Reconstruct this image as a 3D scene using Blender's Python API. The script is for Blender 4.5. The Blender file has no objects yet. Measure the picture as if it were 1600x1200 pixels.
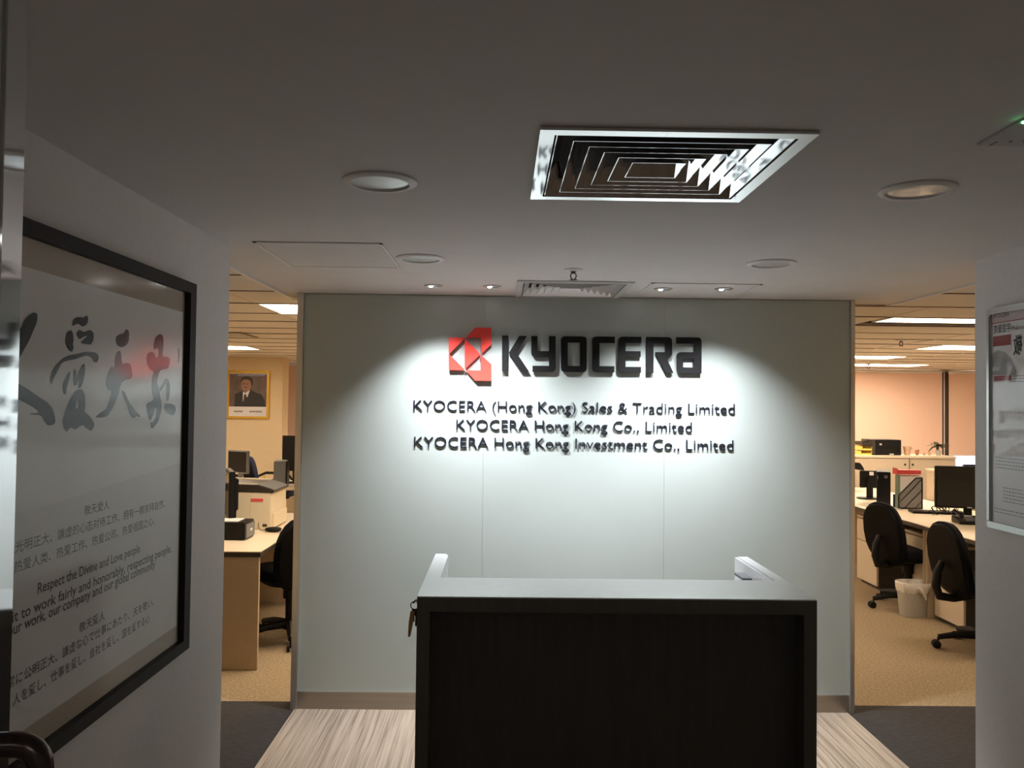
import bpy, bmesh, math, random
from mathutils import Vector, Matrix
random.seed(7)
C = bpy.context.scene.collection
SC = bpy.context.scene
PI = math.pi
# ------------------------------------------------------------------ camera
CAMZ = 1.612
F, PITCH, YAW, ROLL = 1292.2, .0244, .0132, .0118
fw = Vector((math.sin(YAW)*math.cos(PITCH), math.cos(YAW)*math.cos(PITCH), math.sin(PITCH)))
r0 = Vector((math.cos(YAW), -math.sin(YAW), 0)); u0 = r0.cross(fw)
rt = math.cos(ROLL)*r0+math.sin(ROLL)*u0; up = -math.sin(ROLL)*r0+math.cos(ROLL)*u0
cd = bpy.data.cameras.new('camera'); cam = bpy.data.objects.new('camera', cd); C.objects.link(cam)
cd.sensor_width = 36; cd.lens = F/1600*36; cd.clip_start = .02; cd.clip_end = 200
M = Matrix((rt, up, -fw)).transposed().to_4x4(); M.translation = (0, 0, CAMZ); cam.matrix_world = M
SC.camera = cam
O = Vector((0, 0, CAMZ))
def ray(px, py): return fw + rt*((px-800)/F) - up*((py-600)/F)
def atY(px, py, Y): d = ray(px, py); return O + d*(Y/d.y)
def atX(px, py, X): d = ray(px, py); return O + d*(X/d.x)
def atZ(px, py, Z): d = ray(px, py); return O + d*((Z-CAMZ)/d.z)
# ------------------------------------------------------------------ world, lights, exposure
W = bpy.data.worlds.new('world'); SC.world = W; W.use_nodes = True
W.node_tree.nodes['Background'].inputs[0].default_value = (.93, .96, 1, 1)
W.node_tree.nodes['Background'].inputs[1].default_value = 5
SC.view_settings.view_transform = 'Standard'; SC.view_settings.look = 'None'
SC.view_settings.exposure = 1.10; SC.view_settings.gamma = 1; SC.view_settings.use_curve_mapping = False
SPOT_W = 49; SPOT_COL = (.92, .94, 1)
TROFFER = 12.5; TROFFER_COL = (1, .80, .58)
HC = 2.189                      # lobby ceiling height
YW = 4.39                       # front of the sign wall
def lamp(name, kind, loc, energy, col, target=None, **kw):
    l = bpy.data.lights.new(name, kind); l.energy = energy; l.color = col
    for k, v in kw.items(): setattr(l, k, v)
    o = bpy.data.objects.new(name, l); C.objects.link(o); o.location = loc
    if target is not None: o.rotation_euler = (Vector(target)-Vector(loc)).to_track_quat('-Z', 'Y').to_euler()
    return o
spots = [atZ(677, 446, HC), atZ(769, 447, HC), atZ(1036, 450, HC), atZ(1131, 450, HC)]
spot_aim = [(.10, 1.95), (.30, 2.0), (-.08, 2.0), (.05, 1.8)]
for i, (p, (dx, dz)) in enumerate(zip(spots, spot_aim)):
    lamp('spot_beam', 'SPOT', (p.x, p.y, HC-.022), SPOT_W, SPOT_COL, (p.x+dx, YW, HC-dz), spot_size=math.radians(100), spot_blend=1.0, shadow_soft_size=.03)
# added ambient fill behind the viewer, no fitting modelled
lamp('rear_fill', 'AREA', (.4, -1.2, 2.17), 2.5, (1, .96, .92), (.4, -1.2, 0), shape='RECTANGLE', size=.5, size_y=.5)
# ------------------------------------------------------------------ materials
MT = {}
def mat(name, col, rough=.6, metal=0, coat=0, coat_rough=.05, noise=0, scale=30, bump=0, stretch=(1, 1, 1), emit=0, ior=1.5, spec=.5, trans=0, two=None, alpha=None):
    m = bpy.data.materials.new(name); m.use_nodes = True; nt = m.node_tree; b = nt.nodes['Principled BSDF']
    b.inputs['Base Color'].default_value = (*col, 1); b.inputs['Roughness'].default_value = rough
    b.inputs['Metallic'].default_value = metal; b.inputs['IOR'].default_value = ior
    b.inputs['Specular IOR Level'].default_value = spec
    b.inputs['Coat Weight'].default_value = coat; b.inputs['Coat Roughness'].default_value = coat_rough
    b.inputs['Transmission Weight'].default_value = trans
    if emit: b.inputs['Emission Color'].default_value = (*col, 1); b.inputs['Emission Strength'].default_value = emit
    if noise or bump:
        tc = nt.nodes.new('ShaderNodeTexCoord'); mp = nt.nodes.new('ShaderNodeMapping'); mp.inputs['Scale'].default_value = stretch
        n = nt.nodes.new('ShaderNodeTexNoise'); n.inputs['Scale'].default_value = scale; n.inputs['Detail'].default_value = 5
        nt.links.new(tc.outputs['Object'], mp.inputs[0]); nt.links.new(mp.outputs[0], n.inputs[0])
        if noise:
            cr = nt.nodes.new('ShaderNodeMapRange'); cr.inputs[1].default_value = .3; cr.inputs[2].default_value = .7
            mx = nt.nodes.new('ShaderNodeMix'); mx.data_type = 'RGBA'
            c2 = two or tuple(max(0, c*(1-noise)) for c in col)
            mx.inputs[6].default_value = (*col, 1); mx.inputs[7].default_value = (*c2, 1)
            nt.links.new(n.outputs[0], cr.inputs[0]); nt.links.new(cr.outputs[0], mx.inputs[0]); nt.links.new(mx.outputs[2], b.inputs['Base Color'])
        if bump:
            bp = nt.nodes.new('ShaderNodeBump'); bp.inputs['Strength'].default_value = bump; bp.inputs['Distance'].default_value = .004
            nt.links.new(n.outputs[0], bp.inputs['Height']); nt.links.new(bp.outputs[0], b.inputs['Normal'])
    MT[name] = m; return m
mat('plaster_ceiling', (.70, .67, .65), .8, noise=.04, scale=8)
mat('plaster_wall', (.78, .76, .745), .75, noise=.05, scale=60, bump=.05)
mat('back_glass', (.42, .47, .44), .32, coat=.3, coat_rough=.32, noise=.03, scale=3)
mat('wall_core', (.35, .37, .33), .5)
mat('aluminium', (.62, .62, .60), .3, metal=.9, noise=.05, scale=40, stretch=(1, 1, .05))
mat('steel_skirting', (.34, .30, .25), .32, metal=.7, noise=.12, scale=60, stretch=(.05, 1, 1))
mat('mirror_enamel', (.84, .84, .86), .045, metal=.95, noise=.04, scale=12)
mat('white_enamel', (.75, .75, .75), .3, metal=.25, noise=.03, scale=12)
mat('trim_white', (.78, .76, .74), .45, noise=.03)
mat('joint', (.10, .09, .08), .8, noise=.1)
mat('lens_opal', (.86, .88, .86), .18, coat=.4, noise=.03)
mat('lamp_glow', (1, .98, .95), emit=40)
mat('black_letter', (.006, .006, .006), .6, spec=.2, noise=.2)
mat('ink_letter', (.008, .009, .02), .5, spec=.25, noise=.2)
mat('red_letter', (.80, .05, .035), .4, noise=.06)
mat('desk_dark', (.11, .096, .083), .42, noise=.2, scale=50, stretch=(1, 1, .1))
mat('desk_panel_dark', (.068, .060, .052), .5, noise=.2, scale=50, stretch=(1, 1, .1))
mat('laminate_white', (.80, .80, .83), .2, coat=1, coat_rough=.12, noise=.03, scale=20)
mat('frame_dark', (.022, .017, .016), .6, spec=.25, noise=.25, scale=40)
mat('mount_tan', (.50, .42, .33), .85, noise=.12, scale=200, bump=.1)
mat('paper', (.85, .84, .82), .8, noise=.05, scale=4)
mat('paper_grey', (.76, .75, .73), .8, noise=.05, scale=4)
mat('ink', (.018, .017, .016), .7, noise=.3, scale=30)
mat('ink_soft', (.09, .082, .074), .7, noise=.1)
mat('paper_white', (.80, .79, .80), .6, noise=.03)
mat('pink_band', (.62, .50, .50), .6, noise=.03)
mat('print_red', (.33, .06, .06), .6, noise=.05)
mat('print_grey', (.42, .42, .42), .7, noise=.2, scale=20)
mat('bronze', (.085, .065, .06), .24, metal=.9, noise=.2, scale=15)
mat('office_wall', (.78, .62, .40), .8, noise=.03)
mat('blind', (.86, .61, .50), .85, noise=.03, scale=80, stretch=(1, 1, .1))
mat('tile', (.80, .74, .66), .9, noise=.12, scale=160, bump=.1)
mat('shell_black', (.004, .004, .0045), .6, spec=.12, noise=.2)
mat('grid_shade_brown', (.20, .16, .13), .6, noise=.05)  # dark runner colour paints the shadow lines at tile joints; grille frame reuses it
mat('black_plastic', (.008, .008, .009), .45, spec=.22, noise=.2)
mat('screen', (.006, .007, .008), .25, spec=.4, noise=.1)
mat('grey_plastic', (.16, .17, .18), .5, noise=.08)
mat('light_grey_plastic', (.50, .50, .50), .5, noise=.08)
mat('black_fabric', (.006, .0065, .010), .9, spec=.15, noise=.3, scale=200, bump=.3)
mat('navy_fabric', (.014, .018, .055), .9, noise=.3, scale=200, bump=.3)
mat('purple_fabric', (.05, .035, .16), .9, noise=.3, scale=200, bump=.3)
mat('office_laminate', (.74, .64, .50), .4, noise=.04, scale=20)
mat('wood_panel', (.52, .41, .28), .6, noise=.14, scale=90, bump=.05)
mat('edge_dark', (.045, .035, .028), .5, noise=.1)
mat('cream', (.72, .63, .47), .45, noise=.03)
mat('dark_brown', (.035, .026, .022), .4, noise=.1)
mat('drawer_face', (.62, .52, .40), .5, noise=.04)
mat('yellow_frame', (.70, .42, .04), .35, metal=.3, noise=.1)
mat('yellow', (.75, .55, .12), .5, noise=.08)
mat('photo_back', (.20, .13, .12), .5, noise=.5, scale=9, two=(.10, .075, .065))
mat('photo_suit', (.018, .018, .022), .5, noise=.3)
mat('skin', (.42, .22, .14), .5, noise=.25, scale=25)
mat('hair', (.05, .04, .035), .6, noise=.3)
mat('terracotta', (.42, .17, .09), .8, noise=.15)
mat('pot_pale', (.62, .40, .28), .8, noise=.12)
mat('leaf', (.04, .045, .025), .6, noise=.4)
mat('leaf_pale', (.35, .26, .16), .7, noise=.3)
mat('folder_red', (.70, .08, .08), .5, noise=.08)
mat('folder_green', (.22, .30, .24), .5, noise=.08)
mat('liner', (.80, .78, .74), .35, noise=.06, scale=20, bump=.5)
mat('bin_grey', (.42, .40, .36), .5, noise=.05)
mat('brass', (.55, .33, .13), .35, metal=.7, noise=.1)
mat('green_led', (.1, 1, .3), emit=12)
mat('far_building', (.22, .22, .42), .8, noise=.2, scale=2)
mat('concrete', (.4, .38, .36), .8, noise=.1)
def glass(name, rough=0, col=(1, 1, 1)):
    m = bpy.data.materials.new(name); m.use_nodes = True; b = m.node_tree.nodes['Principled BSDF']
    b.inputs['Transmission Weight'].default_value = 1; b.inputs['Roughness'].default_value = rough
    b.inputs['Base Color'].default_value = (*col, 1); b.inputs['IOR'].default_value = 1.5; MT[name] = m
glass('door_glass', 0, (.9, .95, .93)); glass('window_glass', 0)
def sheet(name, rough, ior, tint=1.0):
    # clear acrylic glazing: specular front reflection over a see-through sheet
    m = bpy.data.materials.new(name); m.use_nodes = True; nt = m.node_tree; nt.nodes.clear()
    o = nt.nodes.new('ShaderNodeOutputMaterial'); mx = nt.nodes.new('ShaderNodeMixShader'); fr = nt.nodes.new('ShaderNodeFresnel')
    t = nt.nodes.new('ShaderNodeBsdfTransparent'); g = nt.nodes.new('ShaderNodeBsdfGlossy'); fr.inputs[0].default_value = ior
    t.inputs[0].default_value = (tint, tint, tint, 1); g.inputs['Roughness'].default_value = rough
    ge = nt.nodes.new('ShaderNodeNewGeometry'); mu = nt.nodes.new('ShaderNodeMath'); mu.operation = 'MULTIPLY'; sb = nt.nodes.new('ShaderNodeMath'); sb.operation = 'SUBTRACT'; sb.inputs[0].default_value = 1
    nt.links.new(ge.outputs['Backfacing'], sb.inputs[1]); nt.links.new(sb.outputs[0], mu.inputs[0]); nt.links.new(fr.outputs[0], mu.inputs[1])
    nt.links.new(mu.outputs[0], mx.inputs[0]); nt.links.new(t.outputs[0], mx.inputs[1]); nt.links.new(g.outputs[0], mx.inputs[2]); nt.links.new(mx.outputs[0], o.inputs[0]); MT[name] = m
sheet('acrylic_matte', .12, 1.42); sheet('acrylic', .03, 1.5)
def stripes_carpet():
    m = bpy.data.materials.new('carpet_striped'); m.use_nodes = True; nt = m.node_tree; b = nt.nodes['Principled BSDF']; b.inputs['Roughness'].default_value = .95
    tc = nt.nodes.new('ShaderNodeTexCoord'); cols = []
    for s, sc in (((1, .012, 1), 170), ((1, .03, 1), 45), ((1, 1, 1), 500)):
        mp = nt.nodes.new('ShaderNodeMapping'); mp.inputs['Scale'].default_value = s; n = nt.nodes.new('ShaderNodeTexNoise'); n.inputs['Scale'].default_value = sc; n.inputs['Detail'].default_value = 3
        nt.links.new(tc.outputs['Object'], mp.inputs[0]); nt.links.new(mp.outputs[0], n.inputs[0]); cols.append(n)
    a = nt.nodes.new('ShaderNodeMath'); a.operation = 'MULTIPLY_ADD'; a.inputs[1].default_value = .35
    nt.links.new(cols[1].outputs[0], a.inputs[0]); nt.links.new(cols[0].outputs[0], a.inputs[2])
    a2 = nt.nodes.new('ShaderNodeMath'); a2.operation = 'MULTIPLY_ADD'; a2.inputs[1].default_value = .3
    nt.links.new(cols[2].outputs[0], a2.inputs[0]); nt.links.new(a.outputs[0], a2.inputs[2])
    r = nt.nodes.new('ShaderNodeValToRGB'); e = r.color_ramp.elements
    e[0].position = .62; e[0].color = (.19, .145, .105, 1); e[1].position = .93; e[1].color = (.44, .355, .265, 1)
    x = e.new(.75); x.color = (.33, .26, .19, 1)
    nt.links.new(a2.outputs[0], r.inputs[0]); nt.links.new(r.outputs[0], b.inputs['Base Color'])
    bp = nt.nodes.new('ShaderNodeBump'); bp.inputs['Strength'].default_value = .5; bp.inputs['Distance'].default_value = .004
    nt.links.new(a2.outputs[0], bp.inputs['Height']); nt.links.new(bp.outputs[0], b.inputs['Normal']); MT['carpet_striped'] = m
stripes_carpet()
mat('carpet_office', (.42, .32, .20), .95, noise=.5, scale=70, bump=.6, two=(.22, .165, .10))
mat('carpet_dark', (.040, .034, .030), .95, noise=.5, scale=90, bump=.6, two=(.018, .015, .013), stretch=(.3, 1, 1))
# ------------------------------------------------------------------ helpers
class MB:
    def __init__(s): s.v = []; s.f = []
    def add(s, vs, fs):
        n = len(s.v); s.v += [Vector(v) for v in vs]; s.f += [tuple(i+n for i in f) for f in fs]; return s
    def box(s, x0, x1, y0, y1, z0, z1, m=None):
        vs = [Vector((x, y, z)) for z in (z0, z1) for y in (y0, y1) for x in (x0, x1)]
        if m: vs = [m @ v for v in vs]
        return s.add(vs, [(0, 2, 3, 1), (4, 5, 7, 6), (0, 1, 5, 4), (2, 6, 7, 3), (0, 4, 6, 2), (1, 3, 7, 5)])
    def cbox(s, c, size, m=None):
        if m: mm = Matrix.Translation(c) @ m; return s.box(*[q for a in size for q in (-a/2, a/2)], m=mm)
        return s.box(c[0]-size[0]/2, c[0]+size[0]/2, c[1]-size[1]/2, c[1]+size[1]/2, c[2]-size[2]/2, c[2]+size[2]/2)
    def prism(s, poly, fn, d0, d1):
        """poly: 2D outline; fn(a,b,d)->point; capped extrusion"""
        n = len(poly); vs = [fn(a, b, d0) for a, b in poly]+[fn(a, b, d1) for a, b in poly]
        return s.add(vs, [tuple(range(n)), tuple(range(2*n-1, n-1, -1))]+[(i, (i+1) % n, n+(i+1) % n, n+i) for i in range(n)])
    def tube(s, pts, r, n=10, cap=True):
        pts = [Vector(p) for p in pts]; rr = r if isinstance(r, (list, tuple)) else [r]*len(pts); rings = []
        ref = None
        for i, p in enumerate(pts):
            t = (pts[min(i+1, len(pts)-1)]-pts[max(i-1, 0)]).normalized()
            if ref is None: ref = t.orthogonal().normalized()
            ref = (ref-t*ref.dot(t)).normalized(); b = t.cross(ref)
            rings += [p+(ref*math.cos(2*PI*k/n)+b*math.sin(2*PI*k/n))*rr[i] for k in range(n)]
        fs = [(i*n+k, i*n+(k+1) % n, (i+1)*n+(k+1) % n, (i+1)*n+k) for i in range(len(pts)-1) for k in range(n)]
        if cap: fs += [tuple(range(n-1, -1, -1)), tuple((len(pts)-1)*n+k for k in range(n))]
        return s.add(rings, fs)
    def lathe(s, prof, c=(0, 0, 0), n=24, sx=1, sy=1, e=1, capb=True, capt=False):
        def sp(v): return math.copysign(abs(v)**e, v)
        vs = [(c[0]+r*sx*sp(math.cos(2*PI*k/n)), c[1]+r*sy*sp(math.sin(2*PI*k/n)), c[2]+z) for r, z in prof for k in range(n)]
        fs = [(i*n+k, i*n+(k+1) % n, (i+1)*n+(k+1) % n, (i+1)*n+k) for i in range(len(prof)-1) for k in range(n)]
        if capb: fs.append(tuple(range(n-1, -1, -1)))
        if capt: fs.append(tuple((len(prof)-1)*n+k for k in range(n)))
        return s.add(vs, fs)
    def pad(s, c, a, b, h, e1=.35, e2=.6, n=20, k=10, fn=None):
        def sp(v, e): return math.copysign(abs(v)**e, v)
        vs = []
        for i in range(k+1):
            ph = -PI/2+PI*i/k
            for j in range(n):
                th = 2*PI*j/n; p = Vector((a*sp(math.cos(ph), e1)*sp(math.cos(th), e2), b*sp(math.cos(ph), e1)*sp(math.sin(th), e2), h*sp(math.sin(ph), e1 if e1 > .5 else .5)))
                if fn: p = fn(p)
                vs.append(p+Vector(c))
        return s.add(vs, [(i*n+j, i*n+(j+1) % n, (i+1)*n+(j+1) % n, (i+1)*n+j) for i in range(k) for j in range(n)])
    def build(s, name, m, parent=None, smooth=False, local=False, bevel=0, flat=False):
        me = bpy.data.meshes.new(name)
        inv = None
        if parent is not None and not local:
            r = parent
            while r.parent: r = r.parent
            inv = r.matrix_basis.inverted()
        me.from_pydata([tuple(inv @ v) if inv else tuple(v) for v in s.v], [], s.f)
        bm = bmesh.new(); bm.from_mesh(me); bmesh.ops.remove_doubles(bm, verts=bm.verts, dist=1e-6)
        if not flat: bmesh.ops.recalc_face_normals(bm, faces=bm.faces)
        if bevel: bmesh.ops.bevel(bm, geom=[e for e in bm.edges if len(e.link_faces) == 2 and e.calc_face_angle(0) > .5], offset=bevel, segments=2, affect='EDGES')
        bm.to_mesh(me); bm.free()
        if smooth:
            me.polygons.foreach_set('use_smooth', [True]*len(me.polygons)); me.set_sharp_from_angle(angle=math.radians(40))
        me.materials.append(MT[m] if isinstance(m, str) else m)
        o = bpy.data.objects.new(name, me); C.objects.link(o)
        if parent is not None: o.parent = parent
        return o
def tag(o, label=None, cat=None, group=None, kind=None):
    if label: o['label'] = label
    if cat: o['category'] = cat
    if group: o['group'] = group
    if kind: o['kind'] = kind
    return o
def empty(name, loc, label=None, cat=None, group=None, rz=0, kind=None):
    o = bpy.data.objects.new(name, None); C.objects.link(o); o.location = loc; o.rotation_euler = (0, 0, rz); o.empty_display_size = .1
    o.matrix_basis = Matrix.Translation(loc) @ Matrix.Rotation(rz, 4, 'Z')
    return tag(o, label, cat, group, kind)
def copy_tree(o, parent=None):
    c = o.copy(); C.objects.link(c); c.parent = parent
    for ch in [x for x in bpy.data.objects if x.parent == o]: copy_tree(ch, c)
    return c
def box(name, m, x0, x1, y0, y1, z0, z1, parent=None, bevel=0):
    return MB().box(x0, x1, y0, y1, z0, z1).build(name, m, parent, bevel=bevel)
def struct(o): o['kind'] = 'structure'; return o
def text2d(body, extr=0, offset=0, spacing=1.0):
    c = bpy.data.curves.new('t', 'FONT'); c.body = body; c.size = 1; c.extrude = extr; c.offset = offset; c.resolution_u = 3; c.space_character = spacing; c.fill_mode = 'BOTH' if extr else 'FRONT'
    o = bpy.data.objects.new('t', c); C.objects.link(o); dg = bpy.context.evaluated_depsgraph_get()
    me = bpy.data.meshes.new_from_object(o.evaluated_get(dg)); bpy.data.objects.remove(o); bpy.data.curves.remove(c)
    vs = [v.co.copy() for v in me.vertices]; fs = [tuple(p.vertices) for p in me.polygons]; bpy.data.meshes.remove(me)
    return vs, fs
def islands(vs, fs):
    par = list(range(len(vs)))
    # weld coincident corners first so that one glyph contour is one island
    key = {}
    for i, v in enumerate(vs):
        k = (round(v.x, 4), round(v.y, 4)); par[i] = key.setdefault(k, i)
    def find(a):
        while par[a] != a: par[a] = par[par[a]]; a = par[a]
        return a
    for f in fs:
        for q in f[1:]:
            a, b = find(f[0]), find(q)
            if a != b: par[a] = b
    g = {}
    for i in range(len(vs)): g.setdefault(find(i), []).append(i)
    L = sorted([[min(vs[i].x for i in q), max(vs[i].x for i in q), q] for q in g.values()])
    out = []
    for a, b, q in L:
        if out and min(b, out[-1][1])-a > .55*min(b-a, out[-1][1]-out[-1][0]): out[-1][1] = max(b, out[-1][1]); out[-1][2] += q
        else: out.append([a, b, list(q)])
    res = []
    for a, b, q in out:
        qs = set(q); idx = {v: i for i, v in enumerate(q)}
        res.append(([vs[i] for i in q], [tuple(idx[i] for i in f) for f in fs if f[0] in qs]))
    return res
def print_text(name, m, body, fn, a0, a1, base, size, parent, offset=0):
    """flat print: width fitted to a0..a1 on surface fn(a, b)"""
    vs, fs = text2d(body, 0, offset); x0 = min(v.x for v in vs); x1 = max(v.x for v in vs); k = (a1-a0)/(x1-x0)
    mb = MB(); mb.add([fn(a0+(v.x-x0)*k, base+v.y*size) for v in vs], fs); return mb.build(name, m, parent)
def flat(name, m, poly, fn, parent):
    mb = MB(); mb.add([fn(a, b) for a, b in poly], [tuple(range(len(poly)))]); return mb.build(name, m, parent)
# ------------------------------------------------------------------ shell of the lobby
XL, XR, YL, YR = -1.024, 1.825, 3.108, 3.16
CXL, CXR = -1.15, 2.15           # edges of the plaster ceiling
XA, XB = -1.082, 1.885           # sign wall ends
YO = 4.50                        # office carpet starts
struct(box('wall_left', 'plaster_wall', XL-.14, XL, -2.5, YL, 0, HC))
struct(box('wall_right', 'plaster_wall', XR, XR+.14, -2.5, YR, 0, HC))
struct(box('wall_back', 'plaster_wall', XL-.14, XR+.14, -2.64, -2.5, 0, HC))
struct(box('ceiling', 'plaster_ceiling', CXL, CXR, -2.64, YW+.16, HC, HC+.05))
t = struct(box('trim_1', 'trim_white', CXL-.022, CXL, YL-.05, YW+.16, HC-.012, HC+.02))
t = struct(box('trim_2', 'trim_white', CXR, CXR+.018, YR-.05, YW+.16, HC-.008, HC+.02))
# sign wall
SX0, SX1 = XA+.032, XB-.022
sw = struct(box('wall_front', 'wall_core', XA+.004, XB-.004, YW+.014, YW+.15, 0, HC))
seams = [SX0, atY(757, 560, YW).x, atY(1039, 560, YW).x, SX1]
zb = atY(560, 1080, YW).z
for a, b in zip(seams[:-1], seams[1:]):
    box('glass_panel', 'back_glass', a+.0004, b-.0004, YW+.002, YW+.014, zb, HC-.004, sw, bevel=.0003)
struct(box('trim_3', 'aluminium', XA, SX0, YW-.012, YW+.16, 0, HC-.002))
struct(box('trim_4', 'aluminium', SX1, XB, YW-.012, YW+.16, 0, HC-.002))
struct(box('baseboard_front', 'steel_skirting', SX0, SX1, YW-.004, YW+.014, 0, zb-.004))
struct(box('trim_5', 'aluminium', SX0, SX1, YW-.004, YW+.014, zb-.004, zb))
# floors
cl = atZ(459, 1109, 0).x; cr = atZ(1329, 1114, 0).x
cl = atZ(399, 1200, 0).x*.5+cl*.5; cr = atZ(1414, 1200, 0).x*.5+cr*.5
struct(box('floor', 'concrete', -6.2, 9.2, -2.64, 12.7, -.12, -.02))
struct(tag(box('floor_carpet_striped', 'carpet_striped', cl, cr, -2.6, YW+.01, -.02, .003)))
struct(box('floor_carpet_dark_left', 'carpet_dark', -6, cl, -2.6, YO, -.02, .001))
struct(box('floor_carpet_dark_right', 'carpet_dark', cr, 9, -2.6, YO, -.02, .001))
fo = MB(); fo.box(-6, 9, YO, 12.6, -.02, 0); struct(fo.build('floor_carpet_office', 'carpet_office'))
# ------------------------------------------------------------------ shell of the office
YF = 12.15                       # facade
YP = 10.95                       # left wall with the portrait
HO = HC+.004
struct(box('wall_office_left', 'office_wall', -6.2, -6, 2.9, 12.6, 0, HO+.05))
struct(box('wall_office_right', 'office_wall', 9, 9.2, 2.9, 12.6, 0, HO+.05))
struct(box('wall_lobby_side_left', 'office_wall', -6, XL-.14, 2.9, 3.05, 0, HO))
struct(box('wall_lobby_side_right', 'office_wall', XR+.14, 9, 2.9, 3.05, 0, HO))
xw = atY(441, 640, YP).x
struct(box('wall_portrait', 'office_wall', -6, xw, YP, YP+.3, 0, HO))
# facade with window band
zs = atY(1505, 733, YF).z
struct(box('wall_facade_lower', 'office_wall', -6, 9, YF, YF+.2, 0, zs))
struct(box('wall_facade_upper', 'office_wall', -6, 9, YF, YF+.2, HO-.05, HO+.05))
xm = atY(1477.5, 650, YF).x
win = struct(empty('window_1', (xm, YF, zs)))
struct(box('wall_facade_middle', 'office_wall', -1.0, 4.65, YF, YF+.2, zs, HO))
MB().box(-6, 9, YF+.02, YF+.16, zs, zs+.04).box(-6, 9, YF+.02, YF+.16, HO-.09, HO-.05).build('window_frame', 'edge_dark', win)
for x in (-4.8, -2.9, -1.0, 4.65, xm, 8.4):
    box('mullion', 'edge_dark', x-.09, x+.09, YF-.045, YF+.16, zs+.04, HO-.03, win)
xs0 = atY(1475, 650, YF-.05).x
box('mullion_strip', 'trim_white', xs0, xs0+.011, YF-.05, YF-.045, zs+.04, HO-.03, win)
box('pane', 'window_glass', -6, 9, YF+.08, YF+.088, zs+.04, HO-.09, win)
tb = box('tower_block', 'far_building', 14, 46, 60, 75, -30, atY(1500, 725, 60).z); tag(tb, 'blue grey tower block seen under the blinds of the office window', 'building')
# blinds
zbl = atY(1500, 711.5, YF-.06).z
edges = [(-5.9, -4.84), (-4.78, -2.94), (-2.86, -1.04), (4.69, atY(1472, 650, YF-.062).x), (atY(1482.5, 650, YF-.062).x, 8.38)]
for i, (a, b) in enumerate(edges):
    bl = empty('roller_blind', ((a+b)/2, YF-.06, zbl))
    MB().box(a, b, YF-.064, YF-.06, zbl, HO-.03).build('blind_fabric', 'blind', bl)
    MB().tube([(a, YF-.062, zbl), (b, YF-.062, zbl)], .009, 8).build('bottom_rail', 'trim_white', bl)
    MB().tube([(a, YF-.055, HO-.035), (b, YF-.055, HO-.035)], .022, 8).build('roller', 'trim_white', bl)
    g = 'lowered pinkish beige roller blinds along the office windows'
    if i == 4: tag(bl, 'lowered pinkish roller blind right of the dark window mullion', 'blind', g)
    elif i == 3: tag(bl, 'wide lowered pinkish roller blind above the low cabinets with potted plants', 'blind', g)
    elif i == 2: tag(bl, 'lowered pale roller blind just right of the gold framed portrait wall', 'blind', g)
    else: tag(bl, ['outermost left roller blind hidden beyond the portrait wall', 'second roller blind from left, behind the portrait wall'][i], 'blind', g)
# office ceiling: grid runners and tiles, troffers take the place of tiles
oc = struct(MB().box(-6.2, 9.2, 2.9, 12.6, HO+.055, HO+.1).build('ceiling_office', 'joint'))
PT = .55; TH = .018
def troffer_cells():
    L = []
    for a, b in (((408, 478), (1.14, PT)), ):
        p = atZ(*a, HO); L.append((p.x, p.x+b[0], 4.92, 4.92+PT))
    p = atZ(430, 551, HO); L.append((p.x-1.14, p.x, 8.77, 9.32))
    L.append((-4.6, -3.46, 6.57, 7.12))
    p = atZ(1383, 498, HO); L.append((p.x, p.x+1.16, 5.21, 5.50))
    p = atZ(1466, 540, HO); L.append((p.x, p.x+1.16, 7.41, 7.96))
    p = atZ(1418, 557, HO); L.append((p.x-1.16, p.x, 9.06, 9.61))
    p = atZ(1453, 570, HO); L.append((p.x-1.16, p.x, 10.71, 11.26))
    L.append((6.6, 7.76, 9.06, 9.61)); L.append((5.6, 6.7, 4.66, 5.21)); L.append((.2, 1.3, 7.41, 7.96)); L.append((-.9, .2, 10.2, 10.75)); L.append((1.5, 2.6, 10.2, 10.75))
    return L
TR = troffer_cells()
tl = ['long ceiling light nearest the portrait wall opening, above the laser printer', 'far ceiling light just in front of the portrait wall', 'ceiling light over the hidden far left of the office',
      'narrow bright ceiling light nearest the lobby in the right opening', 'bright ceiling light cut by the right lobby wall edge', 'far ceiling light beside the sign wall edge in the right opening', 'farthest ceiling light above the pink blinds', 'ceiling light at the far right of the office, over the distant desk', 'ceiling light hidden behind the right lobby wall', 'nearer ceiling light behind the central sign wall', 'far left one of the two back ceiling lights behind the sign wall', 'far right one of the two back ceiling lights behind the sign wall']
for i, (x0, x1, y0, y1) in enumerate(TR):
    lab = tl[i]
    tr = empty('ceiling_light', ((x0+x1)/2, (y0+y1)/2, HO), lab, 'ceiling light', 'recessed fluorescent lights of the office')
    fr = MB(); w = .02
    fr.box(x0, x1, y0, y0+w, HO-.004, HO+.05).box(x0, x1, y1-w, y1, HO-.004, HO+.05).box(x0, x0+w, y0+w, y1-w, HO-.004, HO+.05).box(x1-w, x1, y0+w, y1-w, HO-.004, HO+.05)
    fr.build('frame', 'trim_white', tr)
    box('tray', 'trim_white', x0, x1, y0, y1, HO+.045, HO+.054, tr)
    if 'tube_glow' not in MT: mat('tube_glow', TROFFER_COL, emit=TROFFER)
    box('diffuser', 'tube_glow', x0+w, x1-w, y0+w, y1-w, HO+.012, HO+.02, tr)
    for k in range(1, 3):
        xx = x0+w+(x1-x0-2*w)*k/3; box('divider', 'trim_white', xx-.006, xx+.006, y0+w, y1-w, HO-.002, HO+.012, tr)
tile_me = {}
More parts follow.
